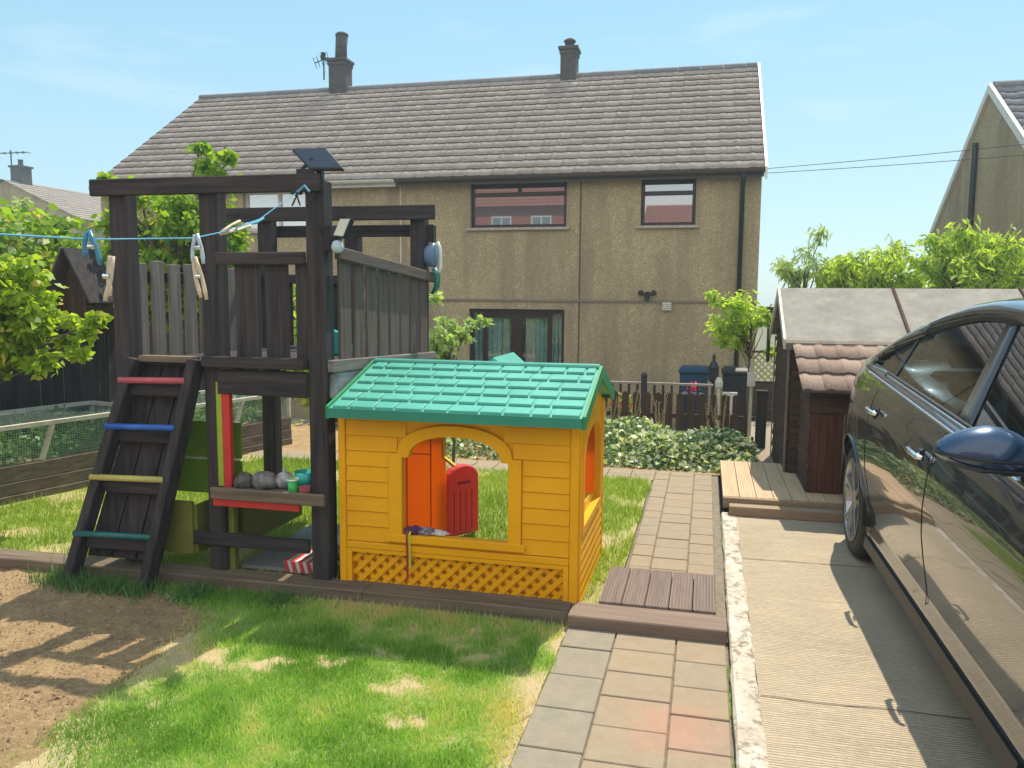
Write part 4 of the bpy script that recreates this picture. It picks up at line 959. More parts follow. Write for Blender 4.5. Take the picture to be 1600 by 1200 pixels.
def leanto():
    r=empty('tiled_porch',(1.1,6.2,.13),'small tiled dark timber store standing in front of the shed','store')
    x0,x1,y0,y1=.742,1.9,5.96,6.585;zf=.93
    b=MB();z=.132
    while z<.92: b.hexa([(x0-.018,y0,z),(x0,y0,z),(x0,y1,z),(x0-.018,y1,z)],[(x0-.005,y0,z+.1),(x0,y0,z+.1),(x0,y1,z+.1),(x0-.005,y1,z+.1)]);z+=.1
    b.add([(x0-.003,y0,.93),(x0-.003,y1,.93),(x0-.003,y1,1.12)],[(0,1,2)]);b.build('side_wall',W['shedy'],r)
    b=MB();x=x0+.002;red=wood('reddish_board',(.075,.028,.016),(.14,.06,.035),'z')
    while x<.93: b.box(x,x+.052,y0-.012,y0+.01,.132,.70);x+=.055
    b.build('front_board',red,r)
    b=MB();b.box(x0-.02,x1,y0-.02,y0+.01,.705,.92);b.build('lintel',W['shedx'],r)
    b=MB();b.box(.955,.985,y0-.02,y0+.01,.132,.70);b.box(1.24,1.27,y0-.02,y0+.01,.132,.70);b.box(.985,1.24,y0-.019,y0+.009,.67,.70);b.build('door_frame',W['grz'],r)
    b=MB();b.box(.987,1.238,y0-.004,y0+.012,.135,.668);b.build('door',W['shedz'],r)
    b=MB();b.box(1.275,x1,y0-.012,y0+.01,.132,.70);b.box(x1,x1+.02,y0,y1,.132,.95);b.build('front_board',red,r)
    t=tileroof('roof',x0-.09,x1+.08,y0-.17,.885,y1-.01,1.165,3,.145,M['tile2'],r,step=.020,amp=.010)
    b=MB();b.box(x0-.03,x1,y0-.14,y0-.12,.845,.885);b.build('fascia',W['dkx'],t)
leanto()

# ------------------------------------------------------------ climbing tower
def tower():
    r=empty('climbing_tower',(-2.43,4.4,0),'dark wooden climbing tower with railings and a coloured rung ladder','climbing frame')
    pw=.098;z0=.02
    XL,XM,XR,YF,YB=-2.99,-2.46,-1.87,3.66,5.08
    posts=[(XL,YF,2.035),(XM,YF,2.035),(XR,YF,2.03),(XL,YB,2.03),(XR,YB,2.03),(-2.40,YB+.12,1.97)]
    for i,(x,y,zt) in enumerate(posts):
        b=MB();z00=z0 if i!=5 else 1.0
        if i==2: zt=2.06
        b.box(x-pw/2,x+pw/2,y-pw/2,y+pw/2,z00,zt);b.build('post',W['dkz'],r,bevel=.006)
    def beam(a,c,w_,h,ax='x',mt=None): b=MB();b.bar(a,c,w_,h);return b.build('beam',mt or W['dk'+ax],r,bevel=.005)
    beam((-3.13,YF-.062,2.05),(-1.83,YF-.062,2.045),.03,.085)
    beam((-3.27,YB-.066,2.055),(-1.74,YB-.066,2.05),.03,.095)
    beam((-3.1,YB+.085,1.95),(-1.80,YB+.085,1.945),.03,.08)
    # floor and fascias
    b=MB();x=XL-.02
    y=YF-.03
    while y<YB+.0: b.box(XL+.06,XR-.055,y+.0,y+.09,1.135,1.158);y+=.095
    b.build('platform',W['dkx'],r)
    beam((XM-.03,YF-.075,1.166),(XR-.05,YF-.075,1.166),.05,.055)
    beam((XM+.04,YF-.055,1.065),(XR-.05,YF-.055,1.06),.03,.13)
    beam((XR+.065,YF-.04,1.155),(XR+.065,YB+.1,1.10),.03,.062,'y',W['gry'])
    beam((XR+.062,YF-.02,1.055),(XR+.062,YB+.1,1.01),.026,.125,'y',mat('painted_grey_board',(.13,.14,.15),(.34,.36,.37),scale=5,st=(1,1,1),rough=.8,bump=.4))
    beam((XL-.062,YF,1.08),(XL-.062,YB+.05,1.08),.03,.14,'y')
    beam((XL,YB+.062,1.08),(XR,YB+.062,1.08),.03,.14)
    # railings
    def rail(name,pts,mt,rl):
        ch=MB();ch.bar(*rl,.032,.062);o=ch.build('railing',W['mdy'] if name=='side' else W['dkx'],r,bevel=.005)
        for (x,y,zb,zt,w_,ax) in pts:
            b=MB();
            if ax=='x': b.box(x-w_/2,x+w_/2,y-.009,y+.009,zb,zt)
            else: b.box(x-.009,x+.009,y-w_/2,y+w_/2,zb,zt)
            b.build('railing_slat',mt,o,bevel=.003)
    rail('front',[(-2.255,YF-.03,1.16,1.665,.135,'x'),(-2.09,YF-.03,1.16,1.665,.125,'x'),(-1.945,YF-.03,1.16,1.665,.08,'x')],W['dkz'],((XM+.05,YF-.057,1.685),(XR-.05,YF-.057,1.685)))
    sl=[]
    for i in range(8):
        t=(i+.3)/8;y=YF+.10+t*1.33;sl.append((XR+.058,y,1.17-.05*t,1.69-.085*t,.128,'y'))
    rail('side',sl,W['mdz'],((XR+.085,YF+.02,1.715),(XR+.085,YB+.12,1.625)))
    sl=[]
    for i in range(9):
        y=YF+.13+i*.145;sl.append((XL-.02,y,1.13,1.68+random.uniform(-.012,.015),.10,'y'))
    rail('left',sl,W['grz'],((XL-.05,YF+.05,1.60),(XL-.05,YB,1.60)))
    sl=[(XL+.15+i*.19,YB-.03,1.14,1.62,.1,'x') for i in range(3)]+[(-2.1,YB-.03,1.14,1.62,.1,'x')]
    rail('back',sl,W['dkz'],((XL,YB-.057,1.62),(XR,YB-.057,1.60)))
    # ladder
    lad=MB()
    fl,fr_,tl,tr_=Vector((-3.205,3.40,.0)),Vector((-2.755,3.42,.0)),Vector((-2.905,3.60,1.17)),Vector((-2.545,3.60,1.17))
    lad.bar(fl,tl,.052,.085,(0,1,0));ld=lad.build('ladder',W['dkz'],r,bevel=.005)
    b=MB();b.bar(fr_,tr_,.052,.085,(0,1,0));b.build('stile',W['dkz'],ld,bevel=.005)
    b=MB()
    q=Vector((0,.075,0));bl,br,bt,bu=fl.lerp(tl,.10)+q,fr_.lerp(tr_,.10)+q,fl.lerp(tl,.98)+q,fr_.lerp(tr_,.98)+q
    N_=3
    for i in range(N_):
        a0,a1=i/N_+.012,(i+1)/N_-.012
        b.hexa([bl.lerp(br,a0),bl.lerp(br,a1),bl.lerp(br,a1)+Vector((0,.018,0)),bl.lerp(br,a0)+Vector((0,.018,0))],[bt.lerp(bu,a0),bt.lerp(bu,a1),bt.lerp(bu,a1)+Vector((0,.018,0)),bt.lerp(bu,a0)+Vector((0,.018,0))])
    b.build('backing_board',W['dkz'],ld)
    for t,c in ((.225,'teal'),(.475,'yel'),(.70,'blue'),(.905,'pink')):
        a=fl.lerp(tl,t)+Vector((-.03,-.035,0));c_=fr_.lerp(tr_,t)+Vector((-.01,-.035,.008));b=MB();b.tube([a,c_],.0165,12);b.build('rung',M[c],ld,smooth=True)
        a=fl.lerp(tl,t-.045)+Vector((.02,.03,0));c_=fr_.lerp(tr_,t-.045)+Vector((-.02,.03,0));b=MB();b.bar(a,c_,.05,.06);b.build('step_board',W['dkx'],ld,bevel=.004)
    b=MB();b.bar(tl+Vector((.02,.03,-.0)),tr_+Vector((-.02,.03,0)),.07,.03);b.build('top_tread',W['slx'],ld)
    # painted panels, bench box, counter
    b=MB();b.box(-2.84,-2.43,3.80,3.815,.62,.815);b.box(-2.84,-2.43,3.80,3.815,.42,.605);pp=b.build('painted_panel',M['ppaint'],r)
    b=MB();b.box(-2.74,-2.43,3.795,3.799,.607,.618);b.build('gap_strip',M['cream'],pp)
    b=MB();b.box(-2.84,-2.60,3.60,3.62,.14,.42);b.box(-2.60,-2.585,3.62,4.35,.14,.40);b.box(-2.44,-2.425,3.80,4.45,.14,.36);b.box(-2.60,-2.44,4.40,4.42,.14,.36);b.build('bench_box',M['olive'],r)
    b=MB();b.box(-2.435,-2.405,3.60,3.63,.52,1.06);b.build('painted_batten',M['lime'],r)
    b=MB();b.box(-2.404,-2.36,3.60,3.63,.50,1.06);b.build('painted_batten',M['red'],r)
    b=MB();b.box(-2.42,-1.79,3.50,3.52,.475,.535);b.box(-2.42,-1.93,3.522,3.78,.50,.515);ct=b.build('counter',W['slx'],r,bevel=.004)
    b=MB();b.box(-2.42,-1.94,3.525,3.545,.435,.474);b.build('counter_trim',M['red'],ct)
    b=MB();b.box(-2.42,-2.38,3.64,3.68,.03,.45);b.build('counter_leg',M['olive'],ct)
    b=MB();b.box(-2.60,-1.93,3.60,3.625,.195,.265);b.build('lower_rail',W['dkx'],r,bevel=.004)
    b=MB();b.box(-1.80,-1.77,3.70,3.72,.02,.50);b.build('painted_batten',M['olive'],r)
    b=MB();b.box(-1.795,-1.765,3.9,3.93,.35,.55);b.build('painted_batten',M['phr'],r)
    return r
tower()
# items on the tower
b=MB();b.box(-2.42,-1.93,3.75,4.6,.03,.05);tag(b.build('floor_board',mat('grey_floor_board',(.26,.28,.30),(.36,.38,.40),scale=4,rough=.7),loc=(-2.2,4.1,.03),bevel=.003),'flat grey board lying on the grass under the climbing tower','board')
def rock(x,y,z,s,mt,name,lab,cat,group=None,sq=(1,1,.8)):
    bm=bmesh.new();bmesh.ops.create_icosphere(bm,subdivisions=3,radius=s)
    for v in bm.verts:
        n=noise.noise(v.co*(18)+Vector((x*9,y*7,z)))*.25+noise.noise(v.co*50)*.08
        v.co=v.co*(1+n);v.co.x*=sq[0];v.co.y*=sq[1];v.co.z*=sq[2]
    me=bpy.data.meshes.new(name);bm.to_mesh(me);bm.free();o=link(name,me,mt);o.location=(x,y,z+s*sq[2]*.9);return tag(o,lab,cat,group)
SH=.517
rock(-2.30,3.62,SH-.01,.052,mat('dark_wet_stone',(.06,.055,.05),(.16,.14,.12),scale=22,rough=.7),'stone','dark mossy stone on the left of the tower counter','stone','stones on the counter')
rock(-2.185,3.63,SH-.01,.062,mat('grey_stone',(.12,.115,.11),(.24,.22,.21),scale=25,rough=.8),'stone','larger grey stone beside the dark one on the counter','stone','stones on the counter')
r=empty('toy_cup',(-2.02,3.58,SH),'small green plastic cup with pale rim on the counter','cup')
b=MB();b.lathe((-2.0,3.58,SH),[(.022,0),(.028,.062),(.025,.062),(.02,.004)],16,closed=False);b.lathe((-2.0,3.58,SH+.001),[(.021,0),(.001,.0005)],16,closed=False);b.build('cup_body',flat('bright_green_plastic',(.03,.45,.08),.35),r,smooth=True)
b=MB();b.lathe((-2.0,3.58,SH+.062),[(.026,0),(.031,0),(.031,.007),(.026,.007)],16,closed=False);b.build('cup_rim',M['white'],r)
b=MB();b.lathe((-1.985,3.69,SH),[(.02,0),(.05,.03),(.06,.085),(.056,.085),(.045,.03),(.001,.01)],20,closed=False);tag(b.build('toy_bowl',M['wteal'],loc=(-1.985,3.69,SH),smooth=True),'teal plastic bowl behind the green cup on the counter','bowl')
r=empty('toy_teapot',(-2.09,3.66,SH),'small grey and white toy pot in the middle of the counter','toy')
b=MB();b.lathe((-2.09,3.66,SH),[(.03,0),(.045,.02),(.045,.05),(.03,.075),(.008,.085),(.012,.095),(.004,.105)],18);b.tube([(-2.05,3.66,SH+.03),(-2.025,3.66,SH+.05),(-2.015,3.66,SH+.075)],[.01,.008,.006],8);b.build('pot_body',mat('scuffed_white_plastic',(.5,.5,.52),(.2,.2,.22),scale=30),r,smooth=True)
b=MB();b.tube([(-2.13,3.66,SH+.06),(-2.155,3.66,SH+.055),(-2.155,3.66,SH+.03),(-2.13,3.66,SH+.02)],.005,6);b.build('handle',M['pink'],r)
b=MB();b.lathe((-1.945,3.6,SH),[(.02,0),(.03,.004),(.032,.03),(.03,.03)],14);tag(b.build('toy_dish',M['pink'],loc=(-1.945,3.6,SH)),'faded pink toy dish at the right end of the counter','dish')
# red and white striped toy on the board
r=empty('toy_basket',(-2.03,3.74,.05),'red and white striped toy basket on the board under the tower','toy basket')
for i in range(9):
    b=MB();x=-2.115+i*.022;b.hexa([(x,3.70,.052),(x+.018,3.70,.052),(x+.018,3.88,.052),(x,3.88,.052)],[(x-.006,3.68,.12),(x+.014,3.68,.12),(x+.014,3.90,.12),(x-.006,3.90,.12)]);b.build('stripe',M['phr'] if i%2==0 else M['white'],r)
b=MB();b.box(-2.14,-1.925,3.95,4.2,.052,.10);b.box(-2.10,-1.95,3.98,4.17,.101,.125);tag(b.build('storage_tray',M['cream'],loc=(-2.03,4.08,.052),bevel=.01),'pale plastic tray with red edge behind the striped toy basket','tray')
# teal seat back on the platform
b=MB();pr=[(-2.16,1.16),(-2.00,1.16)]+[(-2.00-.16*(1-math.cos(a)),1.16+.15*math.sin(a)) for a in np.linspace(.2,pi/2,7)]
b.prism(pr,lambda u,v,d:(u,d,v),4.30,4.335);tag(b.build('toy_chair',M['wteal'],loc=(-2.1,4.3,1.16),bevel=.006),'teal plastic toy chair back standing on the tower platform','toy chair')
# solar panel
r=empty('solar_charger',(-1.87,3.64,2.13),'tilted dark solar panel mounted on top of the tower corner post','solar panel')
a=[Vector((-1.99,3.56,2.225)),Vector((-1.815,3.56,2.225)),Vector((-1.72,3.44,2.125)),Vector((-1.885,3.44,2.125))]
a=[Vector((-2.055,3.75,2.222)),Vector((-1.868,3.75,2.222)),Vector((-1.70,3.60,2.092)),Vector((-1.875,3.60,2.098))]
nn=(a[1]-a[0]).cross(a[3]-a[0]).normalized()*.016
b=MB();b.hexa([q-nn for q in a],a);pn=b.build('panel_frame',M['black'],r,bevel=.003)
def inner(f,o): c=sum(a,Vector())/4;return [c+(q-c)*f-nn.normalized()*o for q in a]
b=MB();b.hexa(inner(.93,.0175),inner(.93,.0165));b.build('solar_cell',mat('solar_cell',(.008,.010,.022),(.012,.014,.03),scale=30,rough=.4),pn)
b=MB();b.bar((-1.87,3.68,2.05),(-1.87,3.68,2.14),.03,.03,(1,0,0));b.tube([(-1.93,3.60,2.02),(-1.95,3.62,2.10),(-1.90,3.66,2.17)],.008,6);b.box(-1.95,-1.86,3.59,3.61,2.05,2.11);b.box(-1.98,-1.93,3.585,3.61,1.99,2.07);b.build('bracket',M['black'],r)
b=MB();b.tube([(-1.88,3.60,2.1),(-1.86,3.595,1.98),(-1.90,3.592,1.93),(-1.84,3.60,1.82),(-1.81,3.62,1.76)],.004,5);b.build('cable',M['cable'],r)
r=empty('solar_floodlight',(-1.80,3.66,1.78),'small solar floodlight with white face on the side of the tower post','floodlight')
b=MB();P_=[Vector((-1.755,3.57,1.785)),Vector((-1.692,3.555,1.778)),Vector((-1.658,3.575,1.872)),Vector((-1.722,3.59,1.875))]
n2=(P_[1]-P_[0]).cross(P_[3]-P_[0]).normalized()
b.hexa([q+n2*.0 for q in P_],[q-n2*.03 for q in P_]);fb=b.build('lamp_body',M['black'],r,bevel=.003)
c=sum(P_,Vector())/4;b=MB();b.hexa([c+(q-c)*.86+n2*.003 for q in P_],[c+(q-c)*.86+n2*.0005 for q in P_]);b.build('lens',M['cream'],fb)
b=MB();b.box(-1.82,-1.78,3.60,3.66,1.72,1.84);b.box(-1.78,-1.74,3.60,3.64,1.76,1.79);b.box(-1.745,-1.70,3.60,3.63,1.876,1.89);b.build('bracket',M['metal'],r)
b=MB();b.lathe((-1.735,3.58,1.738),[(.008,-.03),(.026,-.02),(.03,0),(.022,.022),(.01,.03)],14);b.build('motion_sensor',M['pegp'],r,smooth=True)
# toy on the far corner post
r=empty('toy_telescope',(-1.79,5.1,1.72),'blue grey and green plastic toy hanging on the far tower post','toy')
b=MB();b.box(-1.81,-1.76,5.05,5.10,1.86,1.97);b.build('mount',M['metal'],r)
b=MB();b.lathe((-1.775,5.06,1.775),[(.01,-.05),(.04,-.045),(.058,-.01),(.06,.02),(.05,.03)],18,'x')
for i,v in enumerate(b.v): b.v[i]=(v[0],v[1],1.775+(v[2]-1.775)*1.35)
b.build('wheel_disc',flat('blue_grey_plastic',(.13,.20,.32),.4),r,smooth=True)
b=MB();b.tube([(-1.735,5.05,1.86),(-1.715,5.05,1.82),(-1.71,5.05,1.70),(-1.725,5.05,1.66)],.011,8);b.build('rim',M['white'],r,smooth=True)
b=MB();b.tube([(-1.76,5.05,1.69),(-1.735,5.05,1.64),(-1.74,5.05,1.57),(-1.775,5.05,1.52)],[.018,.022,.02,.008],8);b.build('handle',M['phgd'],r,smooth=True)

# ------------------------------------------------------------ playhouse
def playhouse():
    X0,X1,Y0,Y1=-1.735,-.545,3.575,4.40;Ye=3.43;Ze=.962;Yr=3.99;Zr=1.145
    r=empty('playhouse',(-1.14,3.98,.02),'orange plastic playhouse with green shingle roof and arched window','playhouse')
    fr=lambda u,v,d:(u,Y0+d,v)
    def arch(x0,x1,zs,zb,zt,sh=0.0,n=14):
        # bottom corners, straight sides to zs, shallow arch to zt
        pts=[(x0,zb),(x1,zb),(x1,zs)]
        xa,xb=x1-sh,x0+sh
        pts+=[((xa+xb)/2+(xa-xb)/2*math.cos(t),zs+(zt-zs)*math.sin(t)**.85) for t in np.linspace(0.0 if sh else .12,pi-(0.0 if sh else .12),n)]
        return pts+[(x0,zs)]
    win=arch(-1.405,-.876,.715,.325,.828,.035)
    b=MB();b.plate([(X0,.02),(X1,.02),(X1,.975),(X0,.975)],[win,[(X0+.06,.051),(X1-.065,.051),(X1-.065,.232),(X0+.06,.232)]],fr,0,.022);wf=b.build('front_wall',M['phy'],r)
    b=MB();b.plate(arch(-1.475,-.812,.735,.291,.885,.045),[win],fr,-.022,-.0005);b.box(-1.495,-.792,Y0-.028,Y0-.0225,.285,.325);wfr=b.build('window_frame',M['phy'],r,bevel=.004)
    # clapboards
    b=MB();z=.275;oa=arch(-1.475,-.812,.735,.318,.885,.045)
    def edge_at(zz):
        if zz<.735: return -1.478,-.809
        if zz>=.885: return None
        t=math.asin(min(1,((zz-.735)/.15)**(1/.85)));hw=.2865*math.cos(t);return -1.1435-hw-.003,-1.1435+hw+.003
    k=0
    while z<.96:
        zt=min(z+.073,.972);e=edge_at(z+.01);
        spans=[(X0+.035,e[0]),(e[1],X1-.04)] if e else [(X0+.035,X1-.04)]
        for xa,xb in spans:
            if xb-xa<.02: continue
            b.hexa([(xa,Y0-.0125,z),(xb,Y0-.0125,z),(xb,Y0-.0004,z),(xa,Y0-.0004,z)],[(xa,Y0-.005,zt),(xb,Y0-.005,zt),(xb,Y0-.0004,zt),(xa,Y0-.0004,zt)])
        z+=.077;k+=1
    b.build('clapboards',M['phy'],wf)
    b=MB();b.box(X0-.004,X0+.033,Y0-.018,Y0-.0005,.02,.95);b.box(X1-.038,X1+.004,Y0-.018,Y0-.0005,.02,.95);b.box(X0+.034,X1-.039,Y0-.0165,Y0-.0005,.235,.27);b.box(X0+.034,X1-.039,Y0-.0165,Y0-.0005,.02,.05);b.build('corner_trim',M['phy'],wf,bevel=.004)
    b=MB();lattice(b,X0+.062,X1-.067,.053,.230,Y0+.002,.066,.024,.009);b.box(X0+.05,X1-.055,Y0+.030,Y0+.034,.045,.24);b.build('lattice_panel',M['phy'],wf)
    b=MB();b.box(X0+.035,X0+.06,Y0-.015,Y0-.0005,.051,.234);b.box(X1-.065,X1-.04,Y0-.015,Y0-.0005,.051,.234);b.box(X0+.061,X1-.066,Y0-.0145,Y0-.0005,.215,.2345);b.build('lattice_border',M['phy'],wf)
    # gable walls
    for x,nm,mt in ((X1,'right_wall',M['phy']),(X0,'left_wall',M['phy'])):
        s=1 if x==X1 else -1;g=lambda u,v,d,x=x,s=s:(x+s*d,u,v)
        op=arch(Y0+.10,Y1-.13,.70,.40 if x==X1 else .36,.86,.0)
        b=MB();b.plate([(Y0+.023,.02),(Y1,.02),(Y1,.935),(Yr,Zr-.012),(Y0+.023,.965)],[op],g,-.022,0);wl=b.build('side_wall',mt,r)
        b=MB();oo=arch(Y0+.06,Y1-.09,.71,.36 if x==X1 else .32,.90,.0);b.plate(oo,[op],g,.0005,.014);b.build('opening_trim',M['phy'],wl)
        b=MB();z=.03
        while z<.34:
            b.hexa([(x,Y0+.03,z),(x+s*.011,Y0+.03,z),(x+s*.011,Y1-.03,z),(x,Y1-.03,z)],[(x,Y0+.03,z+.05),(x+s*.003,Y0+.03,z+.05),(x+s*.003,Y1-.03,z+.05),(x,Y1-.03,z+.05)]);z+=.053
        b.build('clapboards',M['phy'],wl)
        b=MB();b.box(x-.004*s,x+s*.012,Y0-.0,Y0+.028,.02,.94);b.build('corner_trim',M['phy'],wl,bevel=.003)
        b=MB();b.box(x,x+s*.012,Y1-.028,Y1,.02,.94);b.build('corner_trim',M['phy'],wl,bevel=.003)
        if x==X1:
            b=MB();pr=[(Y0+.10,.40),(Y1-.13,.40)]+[((Y0+Y1)/2-.015+.297*math.cos(t),.402+.05*math.sin(t)) for t in np.linspace(0,pi,12)]
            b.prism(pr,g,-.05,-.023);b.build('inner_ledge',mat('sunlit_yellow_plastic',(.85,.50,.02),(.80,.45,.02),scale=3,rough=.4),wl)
    # back wall with door opening
    bk=lambda u,v,d:(u,Y1+d,v)
    dop=[(-1.46,.03),(-.70,.03),(-.70,.70)]+[(-1.08+.38*math.cos(t),.70+.17*math.sin(t)) for t in np.linspace(.15,pi-.15,12)]+[(-1.46,.70)]
    b=MB();b.plate([(X0,.02),(X1,.02),(X1,.935),(X0,.935)],[dop],bk,-.022,0);bw=b.build('back_wall',M['pho'],r)
    b=MB();
    for x in (-1.70,-1.55): b.box(x,x+.006,Y1-.027,Y1-.0225,.03,.80)
    b.box(-1.694,-1.551,Y1-.0265,Y1-.0225,.56,.566);b.lathe((-1.64,Y1-.03,.64),[(.012,-.01),(.014,0),(.012,.007)],12,'y');b.build('panel_moulding',mat('orange_shadow_line',(.55,.12,.003),rough=.5),bw)
    b=MB();b.box(-1.475,-1.461,Y1-.04,Y1-.0,.55,.72);b.bar((-1.468,Y1-.02,.55),(-1.40,Y1-.02,.50),.03,.014,(0,0,1));b.build('door_frame_edge',mat('lit_edge_yellow',(.85,.55,.03),rough=.4),bw)  # yellow strip paints in the lit edge of the door opening
    # red half door, open outwards
    h0=Vector((-1.47,Y1+.015,0));h1=Vector((-1.335,Y1+.20,0));d=(h1-h0).normalized();nn=Vector((-d.y,d.x,0));L=(h1-h0).length
    def dp(u,v,t): q=h0+d*u+nn*t;return (q.x,q.y,v)
    pr=[(0,.05),(L,.05),(L,.40)]+[(L/2+L/2*math.cos(t),.40+.085*math.sin(t)) for t in np.linspace(.1,pi-.1,9)]+[(0,.40)]
    b=MB();b.prism(pr,dp,-.03,.03);dr=b.build('half_door',M['phr'],r,bevel=.008)
    b=MB()
    for i in range(4): b.prism([(L*(.18+.19*i),.08),(L*(.18+.19*i)+.004,.08),(L*(.18+.19*i)+.004,.33),(L*(.18+.19*i),.33)],dp,-.033,-.0305)
    b.prism([(L*.3,.37),(L*.7,.37),(L*.68,.385),(L*.32,.385)],dp,-.036,-.0305);b.build('door_moulding',flat('dark_red_line',(.40,.01,.015),.5),dr)
    # roof
    ro=MB();xa,xb=-1.722,-.512
    for (ye,s) in ((Ye,1),(2*Yr-Ye,-1)):
        ro.hexa([(xa,ye,Ze-.022),(xb,ye,Ze-.022),(xb,Yr,Zr-.022),(xa,Yr,Zr-.022)],[(xa,ye,Ze),(xb,ye,Ze),(xb,Yr,Zr),(xa,Yr,Zr)])
    rf=ro.build('roof',M['phg'],r)
    eg=mat('eave_green_plastic',(.02,.24,.18),(.02,.2,.15),scale=4,rough=.4)
    b=MB();b.box(xa,xb,Ye-.012,Ye-.0005,Ze-.042,Ze+.004);b.build('fascia',eg,rf)
    b=MB();b.box(xa,xb,2*Yr-Ye+.0005,2*Yr-Ye+.012,Ze-.042,Ze+.004);b.build('fascia',eg,rf)
    gt=flat('deep_green_plastic',(.02,.26,.10),.45)
    for (ye) in (Ye,2*Yr-Ye):
        for xx in (xb+.0005,xa-.0155): b=MB();b.hexa([(xx,ye,Ze-.05),(xx+.015,ye,Ze-.05),(xx+.015,Yr,Zr-.05),(xx,Yr,Zr-.05)],[(xx,ye,Ze+.012),(xx+.015,ye,Ze+.012),(xx+.015,Yr,Zr+.012),(xx,Yr,Zr+.012)]);b.build('gable_trim',gt,rf)
    b=MB();b.tube([(xa,Yr,Zr+.004),(xb,Yr,Zr+.004)],.017,10);b.build('ridge',M['phg'],rf)
    b=MB();n=6
    wds=[.085,.13,.10,.14,.12,.15,.11,.13,.09,.15,.12]
    for s in (1,-1):
        for i in range(n):
            t0,t1=i/n+.010,(i+1)/n-.012;x=xa+.012;j=(i*3)%len(wds);
            x-=0
            first=True
            while x<xb-.02:
                wd=wds[j%len(wds)];j+=1
                if first and i%2: wd*=.6
                first=False
                x2=min(x+wd,xb-.008)
                if xb-.008-x2<.03:x2=xb-.008
                def P(t,xx,h): 
                    y=Ye+(Yr-Ye)*t;z=Ze+(Zr-Ze)*t
                    if s<0:y=2*Yr-y
                    return (xx,y-h*.39*s,z+h*.92)
                g=.0045;kk=.010
                b.hexa([P(t0,x+g,.0005),P(t0,x2-g,.0005),P(t1,x2-g,.0005),P(t1,x+g,.0005)],[P(t0+.01,x+g+.003,.013),P(t0+.01,x2-g-.003,.013),P(t1,x2-g-.003,.005),P(t1,x+g+.003,.005)])
                x=x2
    b.build('shingles',M['phg'],rf,bevel=.002)
    b=MB()
    for s in (-1,1):
        b.hexa([(-1.08,Yr+.05,Zr+.016),(-1.08,Yr+.50,Zr+.016),(-1.08+s*.25,Yr+.50,Zr-.20),(-1.08+s*.25,Yr+.18,Zr-.20)],[(-1.08,Yr+.05,Zr+.036),(-1.08,Yr+.50,Zr+.036),(-1.08+s*.25,Yr+.50,Zr-.18),(-1.08+s*.25,Yr+.18,Zr-.18)])
    b.build('porch_roof',M['phg'],rf)
    r.location+=Vector((-.027,.09,0));r.scale=(1.02,1.02,1.)
    return r
playhouse()
# cloth bundle and ribbons on the window sill
r=empty('cloth_bundle',(-1.33,3.57,.353),'crumpled purple, grey and white cloth on the playhouse window sill','cloth')
def cloth(name,x,y,z,rx,ry,rz,mt,sd):
    bm=bmesh.new();bmesh.ops.create_icosphere(bm,subdivisions=4,radius=1)
    for v in bm.verts:
        n=noise.noise(v.co*2.2+Vector((sd,0,0)))*.5+noise.noise(v.co*5+Vector((sd,3,0)))*.25
        v.co*=1+n
        v.co=Vector((v.co.x*rx,v.co.y*ry,max(-.75,v.co.z)*rz))
    me=bpy.data.meshes.new(name);bm.to_mesh(me);bm.free();me.polygons.foreach_set('use_smooth',[True]*len(me.polygons))
    o=link(name,me,mt,r);o.location=Vector((x,y,z))-r.location
cloth('purple_cloth',-1.345,3.575,.368,.045,.03,.022,flat('purple_cloth',(.10,.03,.13),.9),1)
cloth('grey_cloth',-1.285,3.58,.366,.05,.03,.018,mat('grey_check_cloth',(.35,.33,.36),(.10,.08,.12),scale=60,rough=.9),5)
cloth('white_cloth',-1.225,3.585,.362,.05,.028,.012,flat('white_cloth',(.7,.66,.62),.9),9)
r.location+=Vector((-.040,.095,-.027))
for x,c,n_,z2 in ((-1.413,(.45,.02,.04),'red strap hanging from the cloth bundle down the playhouse wall',.10),(-1.399,(.45,.62,.03),'lime green strap hanging beside the red strap on the playhouse wall',.16)):
    b=MB();pts=[(x+.004,Y_,z_) for Y_,z_ in ((3.67,.346),(3.635,.342),(3.626,.328),(3.626,.29),(3.631,.22),(3.634,z2))]
    for a,c_ in zip(pts,pts[1:]): b.bar(a,c_,.010,.002,(0,1,0))
    tag(b.build('strap',flat('strap_'+str(round(c[1],2)).replace('.','_'),c,.8),loc=(x,3.57,.37)),n_,'strap','straps hanging from the sill')

